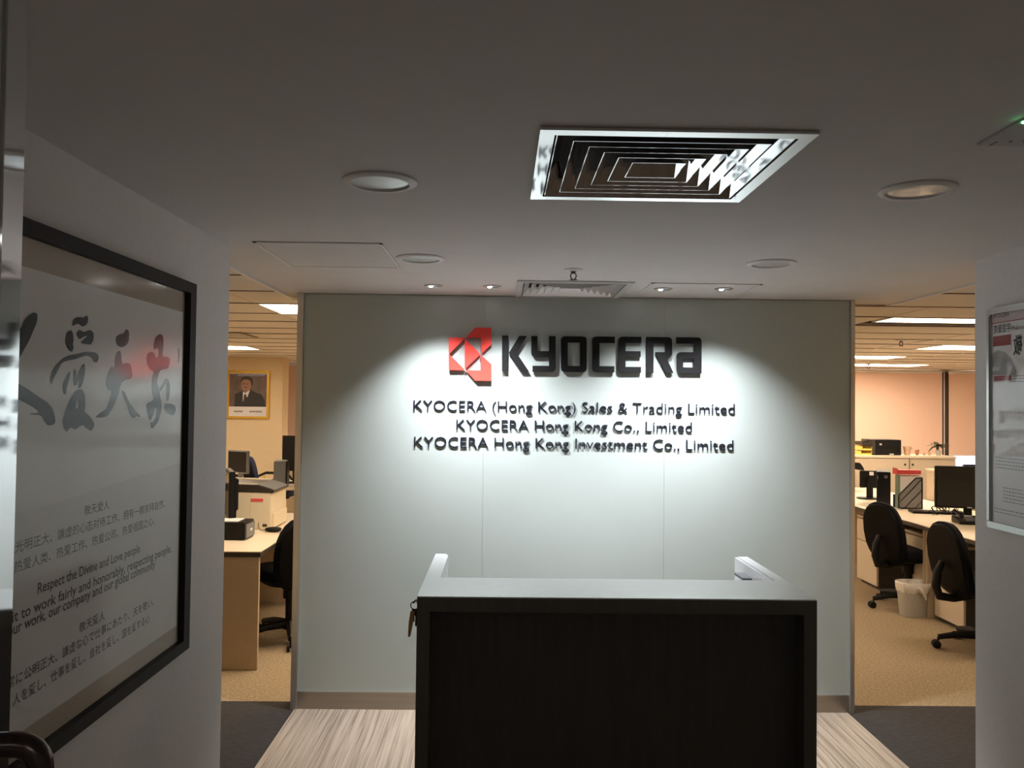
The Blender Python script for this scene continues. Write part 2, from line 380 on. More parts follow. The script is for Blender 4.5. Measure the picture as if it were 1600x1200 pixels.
def tiles(xs, y0, n, clip):
    for j in range(n):
        ya = y0+PT*j
        yb = ya+PT-.007
        for xa0, xb0 in zip(xs[:-1], xs[1:]):
            if not clip((xa0+xb0)/2, ya+PT/2): continue
            segs = [(xa0, xb0-.004)]
            for (tx0, tx1, ty0, ty1) in TR:
                if ty0 < ya+PT-.02 and ty1 > ya+.02:
                    ns = []
                    for a, b in segs:
                        if tx0 > a and tx0 < b or tx1 > a and tx1 < b or (tx0 <= a and tx1 >= b):
                            if tx0-a > .03: ns.append((a, tx0-.004))
                            if b-tx1 > .03: ns.append((tx1+.004, b))
                        else: ns.append((a, b))
                    segs = ns
            for a, b in segs:
                y1_ = yb
                if abs(ya-5.21) < .01 and a > 2.3: pass
                k = (round(b-a, 3), round(y1_-ya, 3))
                if k not in tile_me:
                    o = MB().box(0, b-a, 0, y1_-ya, 0, TH).build('ceiling_tile', 'tile', oc, local=True, bevel=.003); tile_me[k] = o.data
                else:
                    o = bpy.data.objects.new('ceiling_tile', tile_me[k]); C.objects.link(o); o.parent = oc
                o.location = (a, ya, HO+random.uniform(0, .003))
GX = [-5.98, -5.0, -3.82, -2.64, -1.46, CXL-.026]
tiles([-6, -4.92, -3.77, -2.62, -1.47, CXL-.026], 3.27, 3, lambda x, y: -1.7*y < x)
tiles([-6, -4.92, -3.77, -2.62, -1.47, -.32], 4.92, 14, lambda x, y: -.36*y-.6 < x < -.2*y+.7)
tiles([CXR+.022, 3.62, 4.78, 5.94, 7.1, 8.26], 3.56, 2, lambda x, y: x < .62*y+.8)
tiles([1.3, 2.46, 3.62, 4.78, 5.94, 7.1, 8.26], 4.66, 14, lambda x, y: .36*y-.8 < x < .62*y+.6)
for k in range(16):  # runners along X: joint shadow put into their dark colour
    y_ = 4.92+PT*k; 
    if y_ < YP: box('grid_runner', 'grid_shade_brown', -.36*y_-1.2, -.2*y_+.75, y_-.010, y_+.003, HO-.003, HO+.001, oc)
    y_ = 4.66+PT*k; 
    if y_ < YF-.1: box('grid_runner', 'grid_shade_brown', max(CXR+.022 if y_ < 4.6 else 1.9, .36*y_-.9), min(8.9, .62*y_+.9), y_-.010, y_+.003, HO-.003, HO+.001, oc)
for k in (3.27+PT, 3.27+2*PT): box('grid_runner', 'grid_shade_brown', -3.2, CXL-.024, k-.010, k+.003, HO-.003, HO+.001, oc)
box('grid_runner', 'grid_shade_brown', CXR+.02, 3.6, 4.11-.010, 4.113, HO-.003, HO+.001, oc)
for x_ in (3.62, 4.78, 5.94, 7.1): box('grid_runner', 'trim_white', x_-.009, x_+.005, max(3.6, (x_-.9)/.62), YF-.1, HO-.003, HO+.001, oc)
# rest of the ceiling that nobody sees, joined
rc = MB()
rc.box(-1.0, 2.1, YW+.17, 12.1, HO+.02, HO+.03); rc.build('ceiling_office_infill', 'tile')['kind'] = 'structure'
# ------------------------------------------------------------------ raised sign
YS0, YS1 = YW-.022, YW-.008       # letters on spacers
def suv(u, v): 
    p = atY(690+u/7.62, 500+(v+.0085*(u-720))/7.62, YS0); return p.x, p.z
def fnY(a, b, d): return Vector((a, d, b))
def rnd(poly, r=40, seg=4):
    """poly entries (x, y) or (x, y, r): rounded corner"""
    out = []; n = len(poly)
    for i, p in enumerate(poly):
        if len(p) == 2: out.append(p); continue
        a = Vector(poly[i-1][:2]); b = Vector(p[:2]); c = Vector(poly[(i+1) % n][:2]); r = p[2]
        s = b+(a-b).normalized()*r; e = b+(c-b).normalized()*r
        for k in range(seg+1):
            t_ = k/seg; out.append(tuple(s*(1-t_)**2+b*2*t_*(1-t_)+e*t_*t_))
    return out
def ringprism(outer, inner, mb):
    """outer outline (list) with a hole bridged by a slit"""
    k = min(range(len(outer)), key=lambda i: (Vector(outer[i])-Vector(inner[0])).length)
    poly = outer[k:]+outer[:k+1]+[inner[0]]+inner[:0:-1]+[inner[0]]
    area = lambda P: sum(P[i][0]*P[(i+1) % len(P)][1]-P[(i+1) % len(P)][0]*P[i][1] for i in range(len(P)))
    if area(outer)*area(inner) < 0: poly = outer[k:]+outer[:k+1]+inner+[inner[0]]
    from mathutils.geometry import tessellate_polygon
    n1, n2 = len(outer), len(inner)
    tri = tessellate_polygon([[Vector((*p, 0)) for p in outer], [Vector((*p, 0)) for p in inner]])
    P = outer+inner; n = len(P)
    vs = [fnY(a, b, YS0) for a, b in P]+[fnY(a, b, YS1) for a, b in P]
    fs = [tuple(t_) for t_ in tri]+[tuple(n+i for i in t_) for t_ in tri]
    for st, cnt in ((0, n1), (n1, n2)):
        fs += [(st+i, st+(i+1) % cnt, n+st+(i+1) % cnt, n+st+i) for i in range(cnt)]
    mb.add(vs, fs)
T4 = 1524
G = {
 'K': [[(720, 185), (793, 185), (785, 612), (718, 612)], [(925, 187), (1015, 187), (892, 390), (1042, 612), (950, 612), (800, 390)]],
 'Y': [[(1068, 187), (1142, 187), (1142, 365), (1280, 365), (1280, 187), (1358, 187), (1358, 612, 50), (1083, 612), (1083, 541), (1280, 541), (1280, 437), (1068, 437, 50)]],
 'O': [[(1422, 186, 50), (1729, 186, 50), (1729, 612, 50), (1422, 612, 50)], 'hole', [(1502, 260), (1649, 260), (1649, 540), (1502, 540)]],
 'C': [[(1796, 186, 50), (2064, 186), (2064, 262), (1881, 262), (1881, 538), (2058, 538), (2058, 612), (1796, 612, 50)]],
 'E': [[(2106, 186, 50), (2379, 186), (2379, 260), (2191, 260), (2191, 357), (2371, 357), (2371, 427), (2191, 427), (2191, 545), (2375, 545), (2375, 614), (2106, 614, 50)]],
 'R': [[(2439, 187), (2744, 187, 50), (2744, 436, 60), (2679, 436), (2764, 616), (2674, 616), (2544, 366), (2662, 366), (2662, 262), (2524, 262), (2524, 616), (2439, 616)]],
 'A': [[(2799, 187), (3096, 187, 50), (3096, 617), (2802, 617, 50), (2802, 364, 55), (3014, 364), (3014, 262), (2799, 262)], 'hole', [(2874, 441), (3004, 441), (3004, 546), (2874, 546)]]}
rank = {'K': 'first black letter K right beside the red emblem', 'Y': 'second black letter Y of the big raised sign', 'O': 'third black letter, the closed O in the big raised sign',
        'C': 'fourth black letter C open to the right in the big raised sign', 'E': 'fifth black letter E in the big raised sign', 'R': 'sixth black letter R in the big raised sign', 'A': 'last black letter shaped like a lowercase a in the big raised sign'}
for ch, polys in G.items():
    mb = MB()
    if 'hole' in polys: ringprism([suv(*p) for p in rnd(polys[0])], [suv(*p) for p in polys[2]], mb)
    else:
        for P in polys: mb.prism([suv(*p) for p in rnd(P)], fnY, YS0, YS1)
    cx = sum(v.x for v in mb.v)/len(mb.v); cz = sum(v.z for v in mb.v)/len(mb.v)
    root = empty('sign_letter', (cx, YS1, cz), rank[ch], 'sign letter', 'large raised letters of the wall sign')
    mb.build('letter_face', 'black_letter', root)
    xs_ = [v.x for v in mb.v]; zs_ = [v.z for v in mb.v]
    for z_ in (min(zs_)+.012, max(zs_)-.012):
        xx = {'K': min(xs_)+.012, 'R': min(xs_)+.014}.get(ch, (max(xs_)-.014) if ch in 'YA' else (min(xs_)+max(xs_))/2)
        MB().tube([(xx, YS1-.002, z_), (xx, YW+.003, z_)], .004, 6).build('spacer_pin', 'aluminium', root)
em = empty('sign_emblem', (atY(735, 555, YS1).x, YS1, atY(735, 555, YS1).z), 'red geometric emblem left of the large black letters', 'emblem')
for P in ([(85, 213), (284, 213), (92, 408), (85, 408)], [(85, 412), (92, 412), (280, 600), (85, 600)], [(275, 224), (463, 408), (275, 590)],
          [(287, 213), (400, 92), (593, 92), (593, 292), (472, 403), (468, 213)], [(466, 414), (593, 528), (593, 725), (400, 725), (287, 602), (466, 600)]):
    MB().prism([suv(u, v) for u, v in P], fnY, YS0, YS1).build('emblem_piece', 'red_letter', em)
for u, v in ((120, 260), (120, 560), (540, 150), (540, 660), (330, 410)):
    a, b = suv(u, v); MB().tube([(a, YS1-.002, b), (a, YW+.003, b)], .004, 6).build('spacer_pin', 'aluminium', em)
YT0, YT1 = YW-.006, YW-.0005
LINES = [('KYOCERA (Hong Kong) Sales & Trading Limited', 646, 641.6, 1148, 647.5, 'upper line of small black raised lettering under the large sign'),
         ('KYOCERA Hong Kong Co., Limited', 713, 671.8, 1081, 676, 'short middle line of small black raised lettering'),
         ('KYOCERA Hong Kong Investment Co., Limited', 647, 698.5, 1146, 704.5, 'lowest line of small black raised lettering on the sign wall')]
for body, xa, ya, xb, yb, lab in LINES:
    vs, fs = text2d(body, .5, -.010); x0 = min(v.x for v in vs); x1 = max(v.x for v in vs)
    A = atY(xa, ya, YT0); B_ = atY(xb, yb, YT0); k = (B_.x-A.x)/(x1-x0); kz = .0615/.72 if False else (17.6/F*YT0)/.727
    root = empty('sign_line', ((A.x+B_.x)/2, YT1, (A.z+B_.z)/2), lab, 'sign lettering', 'three lines of small raised lettering')
    zb_ = (A.z+B_.z)/2
    for gv, gf in islands(vs, fs):
        MB().add([(A.x+(v.x-x0)*k, YT0 if v.z > 0 else YT1, zb_+v.y*kz) for v in gv], gf).build('letter', 'ink_letter', root)
# ------------------------------------------------------------------ reception desk
ZD = .952
pA = atZ(652, 931, ZD); pB = atZ(1278, 938, ZD); DY0 = (pA.y+pB.y)/2; DX0, DX1 = pA.x, pB.x
DY1 = (atZ(679, 865, ZD).y+atZ(1169, 870, ZD).y)/2
yl = (atZ(690, 903, ZD).y+atZ(1180, 906, ZD).y)/2
rd = empty('reception_desk', ((DX0+DX1)/2, DY0, 0), 'dark brown reception counter with pale top in front of the sign wall', 'desk')
TT = .052; TS = .044
box('front_rail', 'desk_dark', DX0, DX1, DY0, DY0+.1, ZD-TT, ZD-.004, rd)
box('side_panel', 'desk_dark', DX0, DX0+TS, DY0, DY1, 0.004, ZD-TT, rd)
box('side_panel', 'desk_dark', DX1-TS, DX1, DY0, DY1, 0.004, ZD-TT, rd)
box('side_rail', 'desk_dark', DX0, DX0+TS, DY0+.1, DY1, ZD-TT, ZD-.004, rd)
box('side_rail', 'desk_dark', DX1-TS, DX1, DY0+.1, DY1, ZD-TT, ZD-.004, rd)
box('front_panel', 'desk_panel_dark', DX0+TS, DX1-TS, DY0+.09, DY0+.115, 0.004, ZD-TT, rd)
mb = MB(); P = [(DX0, DY0), (DX1, DY0), (DX1, DY1), (DX1-.042, DY1), (DX1-.042, yl), (DX0+.048, yl), (DX0+.048, DY1), (DX0, DY1)]
mb.prism(P, lambda a, b, d: Vector((a, b, d)), ZD-.004, ZD); mb.build('counter_top', 'laminate_white', rd)
box('counter_board', 'laminate_white', DX0+TS, DX1-TS, DY0+.1, yl, ZD-.04, ZD-.004, rd)
box('inner_lining', 'laminate_white', DX0+TS, DX0+TS+.012, DY0+.12, DY1, .004, ZD-.004, rd)
box('inner_lining', 'laminate_white', DX1-TS-.012, DX1-TS, DY0+.12, DY1, .004, ZD-.004, rd)
box('worktop', 'laminate_white', DX0+TS+.012, DX1-TS-.012, DY0+.13, DY1-.02, .70, .728, rd)
pk = atX(1168, 899, DX1-TS-.012)
box('cable_clip', 'grey_plastic', DX1-TS-.05, DX1-TS-.012, pk.y-.06, pk.y+.06, pk.z-.01, pk.z, rd)
# bunch of keys hanging on the left side of the desk
kp = atX(647, 942, DX0-.012)
kt = empty('key_bunch', (DX0-.012, DY0+.05, ZD-.04), 'bunch of keys with brown tag hanging on left side of reception desk', 'keys')
kx, ky, kz_ = DX0-.004, DY0+.12, ZD-.06
MB().tube([(kx-.016+.014*math.cos(a*PI/8), ky, kz_+.014*math.sin(a*PI/8)) for a in range(17)], .0018, 6).build('key_ring', 'black_plastic', kt)
MB().tube([(kx-.02, ky, kz_+.008), (kx-.012, ky-.004, kz_+.02), (kx+.003, ky, kz_+.014)], .003, 6).build('hook', 'black_plastic', kt)
MB().prism([(-.030, -.02), (-.014, -.018), (-.022, -.07), (-.030, -.11), (-.038, -.11), (-.036, -.06)], lambda a, b, d: Vector((kx+a, ky+d, kz_+b)), -.003, .003).build('key_tag', 'brass', kt)
for dx, ln in ((-.010, .075), (-.018, .06)):
    MB().prism([(dx-.008, -.014), (dx+.006, -.014), (dx+.007, -.034), (dx+.002, -.038), (dx+.002, -ln), (dx-.004, -ln), (dx-.004, -.038), (dx-.009, -.034)], lambda a, b, d: Vector((kx+a, ky+.006+d, kz_+b)), -.001, .001).build('key', 'edge_dark', kt)
# ------------------------------------------------------------------ ceiling fittings of the lobby
def diffuser(x0, y0, s, m, lab, rings=6, drop=.0):
    r = empty('air_diffuser', (x0+s/2, y0+s/2, HC), lab, 'air vent')
    w = .032
    f = MB()
    z0, z1 = HC-.008, HC-.001
    for a, b, c, d in ((x0, x0+s, y0, y0+w), (x0, x0+s, y0+s-w, y0+s), (x0, x0+w, y0+w, y0+s-w), (x0+s-w, x0+s, y0+w, y0+s-w)): f.box(a, b, c, d, z0, z1)
    f.build('frame', m, r)
    cx, cy = x0+s/2, y0+s/2
    half = s/2-w; step = (half-.03)/rings
    for k in range(rings):
        ho = half-step*k-.001; hi = ho-step*1.05; g = MB()
        # sloping square cone: outer lip low, inner edge high
        zo, zi = HC-.004, HC-.05
        a = [(cx-ho, cy-ho), (cx+ho, cy-ho), (cx+ho, cy+ho), (cx-ho, cy+ho)]; b = [(cx-hi, cy-hi), (cx+hi, cy-hi), (cx+hi, cy+hi), (cx-hi, cy+hi)]
        lo = hi+step*.05; li = ho-step*.15
        # blades: bottom lip at the inner radius, rising outwards into the neck
        q0 = ho-step*.98; q1 = ho-step*.10
        topv = [(cx-q0, cy-q0), (cx+q0, cy-q0), (cx+q0, cy+q0), (cx-q0, cy+q0)]; bot = [(cx-q1, cy-q1), (cx+q1, cy-q1), (cx+q1, cy+q1), (cx-q1, cy+q1)]
        vs = [(*p, HC-.006) for p in bot]+[(*p, HC+.032) for p in topv]+[(p[0]+(.002 if p[0] < cx else -.002), p[1]+(.002 if p[1] < cy else -.002), HC-.006) for p in bot]+[(p[0]+(.002 if p[0] < cx else -.002), p[1]+(.002 if p[1] < cy else -.002), HC+.032) for p in topv]
        fs = []
        for i in range(4):
            j = (i+1) % 4; fs += [(i, j, 4+j, 4+i), (8+i, 8+j, 12+j, 12+i), (i, j, 8+j, 8+i), (4+i, 4+j, 12+j, 12+i)]
        g.add(vs, fs).build('louvre_ring', m, r)
    hb = step*.9
    MB().box(cx-hb, cx+hb, cy-hb, cy+hb, HC+.03, HC+.034).build('centre_plate', m, r)
    MB().box(cx-half, cx+half, cy-half, cy+half, HC+.040, HC+.044).build('neck', 'joint', r)
    return r
p0 = atZ(848, 197, HC); p1 = atZ(1281, 205, HC); p2 = atZ(826, 306, HC)
S1 = .582
D1 = (( p0.x+p2.x)/2, p0.y)
diffuser(D1[0], D1[1], S1, 'mirror_enamel', 'shiny square ceiling air vent nearest the viewer')
q0 = atZ(808, 437.5, HC); D2 = (q0.x, q0.y)
S2 = min(.56, YW-q0.y-.012)
diffuser(D2[0], D2[1], S2, 'white_enamel', 'square ceiling air vent close to the top of the sign wall')
# openings through the plaster for the two diffusers
def cut_ceiling(rects):
    xs = sorted({CXL, CXR, *[q for r in rects for q in r[:2]]}); ys = sorted({-2.64, YW+.16, *[q for r in rects for q in r[2:]]})
    m_ = MB()
    for a, b in zip(xs[:-1], xs[1:]):
        for c, d in zip(ys[:-1], ys[1:]):
            if any(r[0]-1e-6 <= a and b <= r[1]+1e-6 and r[2]-1e-6 <= c and d <= r[3]+1e-6 for r in rects): continue
            m_.box(a, b, c, d, HC, HC+.05)
    old = bpy.data.objects['ceiling']; bpy.data.objects.remove(old)
    o = struct(m_.build('ceiling', 'plaster_ceiling')); return o
rects = [(D1[0]+.03, D1[0]+S1-.03, D1[1]+.03, D1[1]+S1-.03), (D2[0]+.03, D2[0]+S2-.03, D2[1]+.03, D2[1]+S2-.03)]
cut_ceiling(rects)
struct(box('ceiling_slab', 'joint', -6.2, 9.2, -2.7, 12.65, HC+.12, HC+.2))
def hatch(x0, x1, y0, y1, lab, frame='trim_white'):
    r = empty('ceiling_hatch', ((x0+x1)/2, (y0+y1)/2, HC), lab, 'access panel', 'flush square access panels in the lobby ceiling')
    w = .012
    f = MB().box(x0, x1, y0, y0+w, HC-.004, HC-.0005).box(x0, x1, y1-w, y1, HC-.004, HC-.0005).box(x0, x0+w, y0, y1, HC-.004, HC-.0005).box(x1-w, x1, y0, y1, HC-.004, HC-.0005)
    f.build('frame', frame, r)
    box('shadow_gap', 'joint', x0+w, x1-w, y0+w, y1-w, HC-.0012, HC-.0004, r)
    g = .006; box('panel', 'plaster_ceiling', x0+w+g*.4, x1-w-g*.4, y0+w+g, y1-w-g, HC-.0032, HC-.0008, r)
a = atZ(398, 377, HC); b = atZ(605, 381, HC); c = atZ(620, 418, HC)
hatch((a.x+atZ(448, 414, HC).x)/2, (b.x+c.x)/2, a.y, c.y, 'square ceiling access panel on the left beside a round lamp')
a = atZ(1018, 441.5, HC); b = atZ(1196, 442, HC)
hatch(a.x, b.x, a.y, YW-.03, 'ceiling access panel beside the far vent with two small spotlights in it')
RL = [((594, 283), 'large round unlit ceiling lamp left of the shiny air vent', .097), ((1433, 296), 'large round unlit ceiling lamp nearest the right wall', .101),
      ((657, 403), 'smaller looking round ceiling lamp touching the left access panel', .094), ((1205, 411), 'round unlit ceiling lamp above the right access panel', .094)]
lamp0 = None
for (px, py), lab, rr in RL:
    p = atZ(px, py, HC)
    if lamp0 is None:
        lamp0 = empty('recessed_lamp', (p.x, p.y, HC), lab, 'ceiling lamp', 'round recessed lamps of the lobby')
        MB().lathe([(.097, 0), (.096, -.004), (.084, -.010), (.076, -.009), (.074, -.001), (.074, 0)], (0, 0, 0), 40, capb=False).build('rim', 'trim_white', lamp0, True, local=True)
        MB().lathe([(.0745, -.004), (.05, -.0055), (.02, -.006), (.001, -.006)], (0, 0, 0), 36, capb=False, capt=True).build('lens', 'lens_opal', lamp0, True, local=True)
        o = lamp0
    else: o = copy_tree(lamp0); tag(o, lab)
    o.location = (p.x, p.y, HC)
sp0 = None
sl = ['leftmost small lit spotlight aimed at the sign wall', 'second small lit spotlight from the left, left of the far vent', 'small lit spotlight at the left of the right access panel', 'rightmost small lit spotlight in the right access panel']
for p, lab in zip(spots, sl):
    if sp0 is None:
        sp0 = empty('spotlight', (p.x, p.y, HC), lab, 'spotlight', 'small spotlights washing the sign wall')
        MB().lathe([(.045, 0), (.044, -.004), (.036, -.006), (.034, 0)], n=28, capb=False).build('rim', 'aluminium', sp0, True, local=True)
        MB().lathe([(.034, -.001), (.020, -.005), (.012, -.003)], n=24, capb=False, capt=True).build('reflector', 'grey_plastic', sp0, True, local=True)
        MB().lathe([(.010, 0), (.009, -.004), (.004, -.006)], (-.012, 0, -.003), 14, capt=True).build('bulb', 'lamp_glow', sp0, True, local=True)
        o = sp0
    else: o = copy_tree(sp0); tag(o, lab)
    o.location = (p.x, p.y, HC-(.0032 if p.x > .5 else 0))
def sprinkler(p, lab, s=1.0):
    r = empty('sprinkler', (p.x, p.y, p.z), lab, 'sprinkler')
    MB().lathe([(.040*s, 0), (.038*s, -.004*s), (.016*s, -.008*s), (.014*s, -.010*s)], n=20).build('rosette', 'trim_white', r, True, local=True)
    MB().lathe([(.009*s, -.008*s), (.009*s, -.018*s)], n=10, capt=True).tube([(-.009*s, 0, -.018*s), (-.013*s, 0, -.03*s), (-.004*s, 0, -.043*s)], .0028*s, 6).tube([(.009*s, 0, -.018*s), (.013*s, 0, -.03*s), (.004*s, 0, -.043*s)], .0028*s, 6).build('frame_arms', 'joint', r, local=True)
    MB().lathe([(.017*s, -.045*s), (.017*s, -.043*s), (.004*s, -.041*s)], n=12, capt=True).build('deflector', 'joint', r, local=True)
sprinkler(atZ(896, 421, HC), 'small sprinkler head hanging from lobby ceiling in front of far vent')
sprinkler(atZ(1408, 531, HO), 'small sprinkler head on tiled office ceiling above the black printer', 1.2)
sprinkler(atZ(1357, 568, HO), 'tiny distant sprinkler head beside the farthest office ceiling lights', 1.5)
# emergency fitting, top right
pe = atZ(1526, 223.5, HC)
ee = empty('emergency_lamp', (pe.x+.12, pe.y-.12, HC), 'grey square ceiling fitting with green led at upper right', 'emergency light')
box('plate', 'light_grey_plastic', pe.x, pe.x+.26, pe.y-.26, pe.y, HC-.006, HC, ee, bevel=.001)
box('plate_mark', 'grey_plastic', pe.x+.024, pe.x+.029, pe.y-.03, pe.y-.002, HC-.0065, HC-.0055, ee)
pc = (pe.x+.13, pe.y-.07, HC-.006)
MB().lathe([(.062, 0), (.060, -.006), (.046, -.010), (.040, -.003), (.02, -.002)], pc, 32, capt=True).build('lamp_ring', 'grey_plastic', ee, True)
MB().lathe([(.03, -.003), (.022, -.016), (.004, -.02)], pc, 20, capt=True).build('lamp_lens', 'light_grey_plastic', ee, True)
pl = atZ(1600, 190, HC-.006)
MB().lathe([(.004, 0), (.004, -.003), (.001, -.004)], (pl.x, pl.y, HC-.006), 10, capt=True).build('led', 'green_led', ee)
MB().lathe([(.003, 0), (.003, -.001)], (atZ(1579, 221, HC-.006).x, atZ(1579, 221, HC-.006).y, HC-.006), 8, capt=True).build('screw', 'joint', ee)
# ------------------------------------------------------------------ left framed poster
XPF = XL+.030                     # face of the frame
XPP = XL+.012                     # paper plane
def LY(px, py, X=XPP): p = atX(px, py, X); return p.y, p.z
c1 = LY(310, 443, XPF); c2 = LY(293.5, 1014, XPF); c3 = LY(28, 338, XPF)
PY1 = (c1[0]+c2[0])/2; PZ1 = (c1[1]+c3[1])/2; PZ0 = c2[1]
PY0 = 1.28
lp = empty('framed_poster', (XL, (PY0+PY1)/2, PZ0), 'large dark framed calligraphy poster on the left lobby wall', 'poster')
FW = .048
fm = MB()
FH = .034
for y0, y1, z0, z1 in ((PY0, PY1, PZ1-FH, PZ1), (PY0, PY1, PZ0, PZ0+FH), (PY0, PY0+FW, PZ0+FH, PZ1-FH), (PY1-FW, PY1, PZ0+FH, PZ1-FH)): fm.box(XL, XPF, y0, y1, z0, z1)
fm.build('frame', 'frame_dark', lp)
box('mount', 'mount_tan', XL+.002, XL+.010, PY0+.01, PY1-.01, PZ0+.01, PZ1-.01, lp)
e1 = LY(287, 488); e2 = LY(275, 978); 
gy1 = (e1[0]+e2[0])/2; gz1 = (LY(28, 414)[1]+e1[1])/2; gz0 = e2[1]; gy0 = PY0+(PY1-gy1)
box('paper_sheet', 'paper', XL+.010, XPP, gy0, gy1, gz0, gz1, lp)
fnL = lambda X: (lambda a, b: Vector((X, a, b)))
hz = [LY(286, 722), LY(220, 742), LY(150, 765), LY(90, 785), LY(30, 800)]
hy = [(gy1, hz[0][1])]+hz[1:]+[(gy0, hz[-1][1]+.004), (gy0, gz0), (gy1, gz0)]
flat('printed_hill', 'paper_grey', hy, fnL(XPP+.0004), lp)
def c7(u, v): return LY(u/4.617, 440+v/4.617)
def c8(u, v): return LY(140+u/5.453, 480+v/5.453)
K7 = [[(95, 450), (125, 380), (175, 270), (215, 235), (245, 220), (268, 235), (265, 290), (240, 350), (205, 430), (165, 500), (130, 570), (95, 640), (20, 760), (-30, 800), (-20, 700), (40, 560)],
      [(85, 725), (120, 730), (190, 770), (260, 820), (340, 870), (380, 920), (398, 1000), (390, 1030), (345, 1040), (320, 1015), (290, 960), (210, 958), (214, 952), (280, 948), (255, 920), (190, 880), (130, 850), (85, 820), (30, 780), (20, 700)]]
A7 = [[(515, 325), (525, 275), (560, 255), (600, 262), (625, 240), (635, 270), (625, 310), (590, 328), (560, 300)],
      [(470, 440), (475, 390), (495, 350), (520, 355), (530, 420), (522, 450), (530, 480), (515, 510), (490, 490)],
      [(545, 370), (570, 345), (600, 365), (650, 345), (675, 375), (672, 420), (655, 455), (620, 452), (572, 442), (620, 400), (628, 388), (600, 398), (570, 418), (555, 400)],
      [(370, 745), (358, 710), (375, 640), (420, 580), (480, 535), (560, 520), (620, 505), (690, 510), (712, 540), (700, 585), (670, 580), (660, 550), (620, 530), (540, 560), (480, 570), (440, 590), (410, 650), (385, 700)],
      [(445, 760), (455, 720), (490, 655), (508, 650), (500, 690), (480, 760), (475, 815), (455, 815)],
      [(532, 625), (545, 640), (542, 690), (600, 580), (615, 620), (605, 700), (580, 770), (555, 770), (575, 700), (582, 650), (550, 745), (530, 755), (525, 700)],
      [(500, 850), (545, 780), (590, 775), (610, 820), (612, 900), (605, 940), (650, 975), (682, 1030), (660, 1080), (620, 1060), (590, 1030), (540, 1070), (505, 1050), (478, 1088), (455, 1060), (450, 1000), (470, 930)]]
T8 = [[(218, 270), (235, 238), (290, 222), (305, 185), (335, 200), (332, 290), (310, 325), (270, 345), (230, 325)],
      [(235, 370), (265, 375), (272, 490), (310, 475), (345, 480), (365, 570), (355, 610), (300, 620), (265, 650), (240, 750), (200, 850), (150, 930), (100, 942), (40, 940), (80, 905), (120, 880), (145, 860), (190, 710), (150, 705), (132, 650), (145, 580), (190, 490), (205, 540), (212, 430)],
      [(262, 705), (290, 710), (330, 800), (370, 860), (430, 925), (425, 940), (400, 925), (375, 950), (340, 920), (310, 820)]]
J8 = [[(540, 340), (555, 260), (590, 228), (625, 240), (628, 330), (615, 430), (660, 420), (688, 440), (680, 480), (665, 525), (620, 530), (590, 545), (570, 640), (590, 700), (605, 790), (612, 840), (605, 900), (580, 980), (525, 1045), (510, 980), (535, 985), (562, 940), (572, 870), (552, 850), (548, 900), (520, 960), (505, 960), (485, 890), (480, 820), (530, 800), (545, 790), (525, 700), (530, 600), (545, 545), (500, 520), (478, 450), (490, 390), (530, 378), (555, 400), (560, 430), (580, 430), (585, 370), (570, 345), (548, 365)],
      [(590, 700), (640, 610), (665, 605), (683, 650), (680, 740), (668, 800), (652, 800), (645, 740), (650, 660), (640, 655), (600, 725)],
      [(640, 815), (700, 825), (728, 840), (732, 880), (715, 925), (640, 900), (628, 850)]]
def brush(polys, fn2, hole=None):
    mb = MB()
    from mathutils.geometry import tessellate_polygon
    for P_ in polys:
        # smooth the traced outline a little so it reads as brushwork
        Q = []
        n = len(P_)
        for i in range(n):
            a_, b_, c_ = Vector(P_[i-1]), Vector(P_[i]), Vector(P_[(i+1) % n])
            Q += [tuple(b_*.78+a_*.22), tuple(b_*.78+c_*.22)]
        lst = [[Vector((*q, 0)) for q in Q]]
        allp = list(Q)
        if hole and P_ is polys[-1]: lst.append([Vector((*q, 0)) for q in hole]); allp += hole
        tri = tessellate_polygon(lst)
        mb.add([Vector((XPP+.001, *fn2(*q))) for q in allp], [tuple(t_) for t_ in tri])
    return mb
for P_, f_, h_ in ((K7, c7, None), (A7, c7, [(555, 840), (540, 915), (566, 915)]), (T8, c8, None), (J8, c8, None)):
    brush(P_, f_, h_).build('brush_character', 'ink', lp)
flat('signature', 'ink_soft', [c8(752, 350), c8(762, 350), c8(764, 400), c8(758, 475), c8(752, 470), c8(755, 400)], fnL(XPP+.001), lp)
TXT = [('敬天愛人', 131, 805, 170, 797, .026, .004), ('以光明正大、謙虚的心态对待工作、拥有一颗崇拜自然、', 9, 870, 257, 793, .027, .004), ('热爱人类、热爱工作、热爱公司、热爱祖国之心、', 21, 896, 241, 821, .027, .004),
       ('Respect the Divine and Love people', 58, 929, 218, 862, .034, .012), ('We nurture the spirit to work fairly and honorably, respecting people,', None, 0, 267, 862, .034, .012), ('our work, our company and our global community', 11, 997, 242, 886, .034, .012),
       ('敬天愛人', 123, 986, 163, 972, .026, .006), ('常に公明正大、謙虚な心で仕事にあたり、天を敬い、', 10, 1079, 239, 947, .027, .006), ('人を愛し、仕事を愛し、会社を愛し、国を愛する心', 19, 1103, 233, 974, .027, .006)]
for body, xa, ya, xb, yb, size, off in TXT:
    B_ = LY(xb, yb)
    if xa is None: A = (gy0+.06, B_[1])
    else: A = LY(xa, ya)
    cjk = ord(body[0]) > 255
    base = (A[1]+B_[1])/2+(.003 if cjk else 0)
    print_text('printed_line', 'ink_soft', body, fnL(XPP+.001), A[0], B_[0], base, size, lp, off)
MB().add([(XPP+.006, PY0+.02, PZ0+.02), (XPP+.006, PY1-.02, PZ0+.02), (XPP+.006, PY1-.02, PZ1-.02), (XPP+.006, PY0+.02, PZ1-.02)], [(0, 1, 2, 3)]).build('glazing', 'acrylic_matte', lp, flat=True)
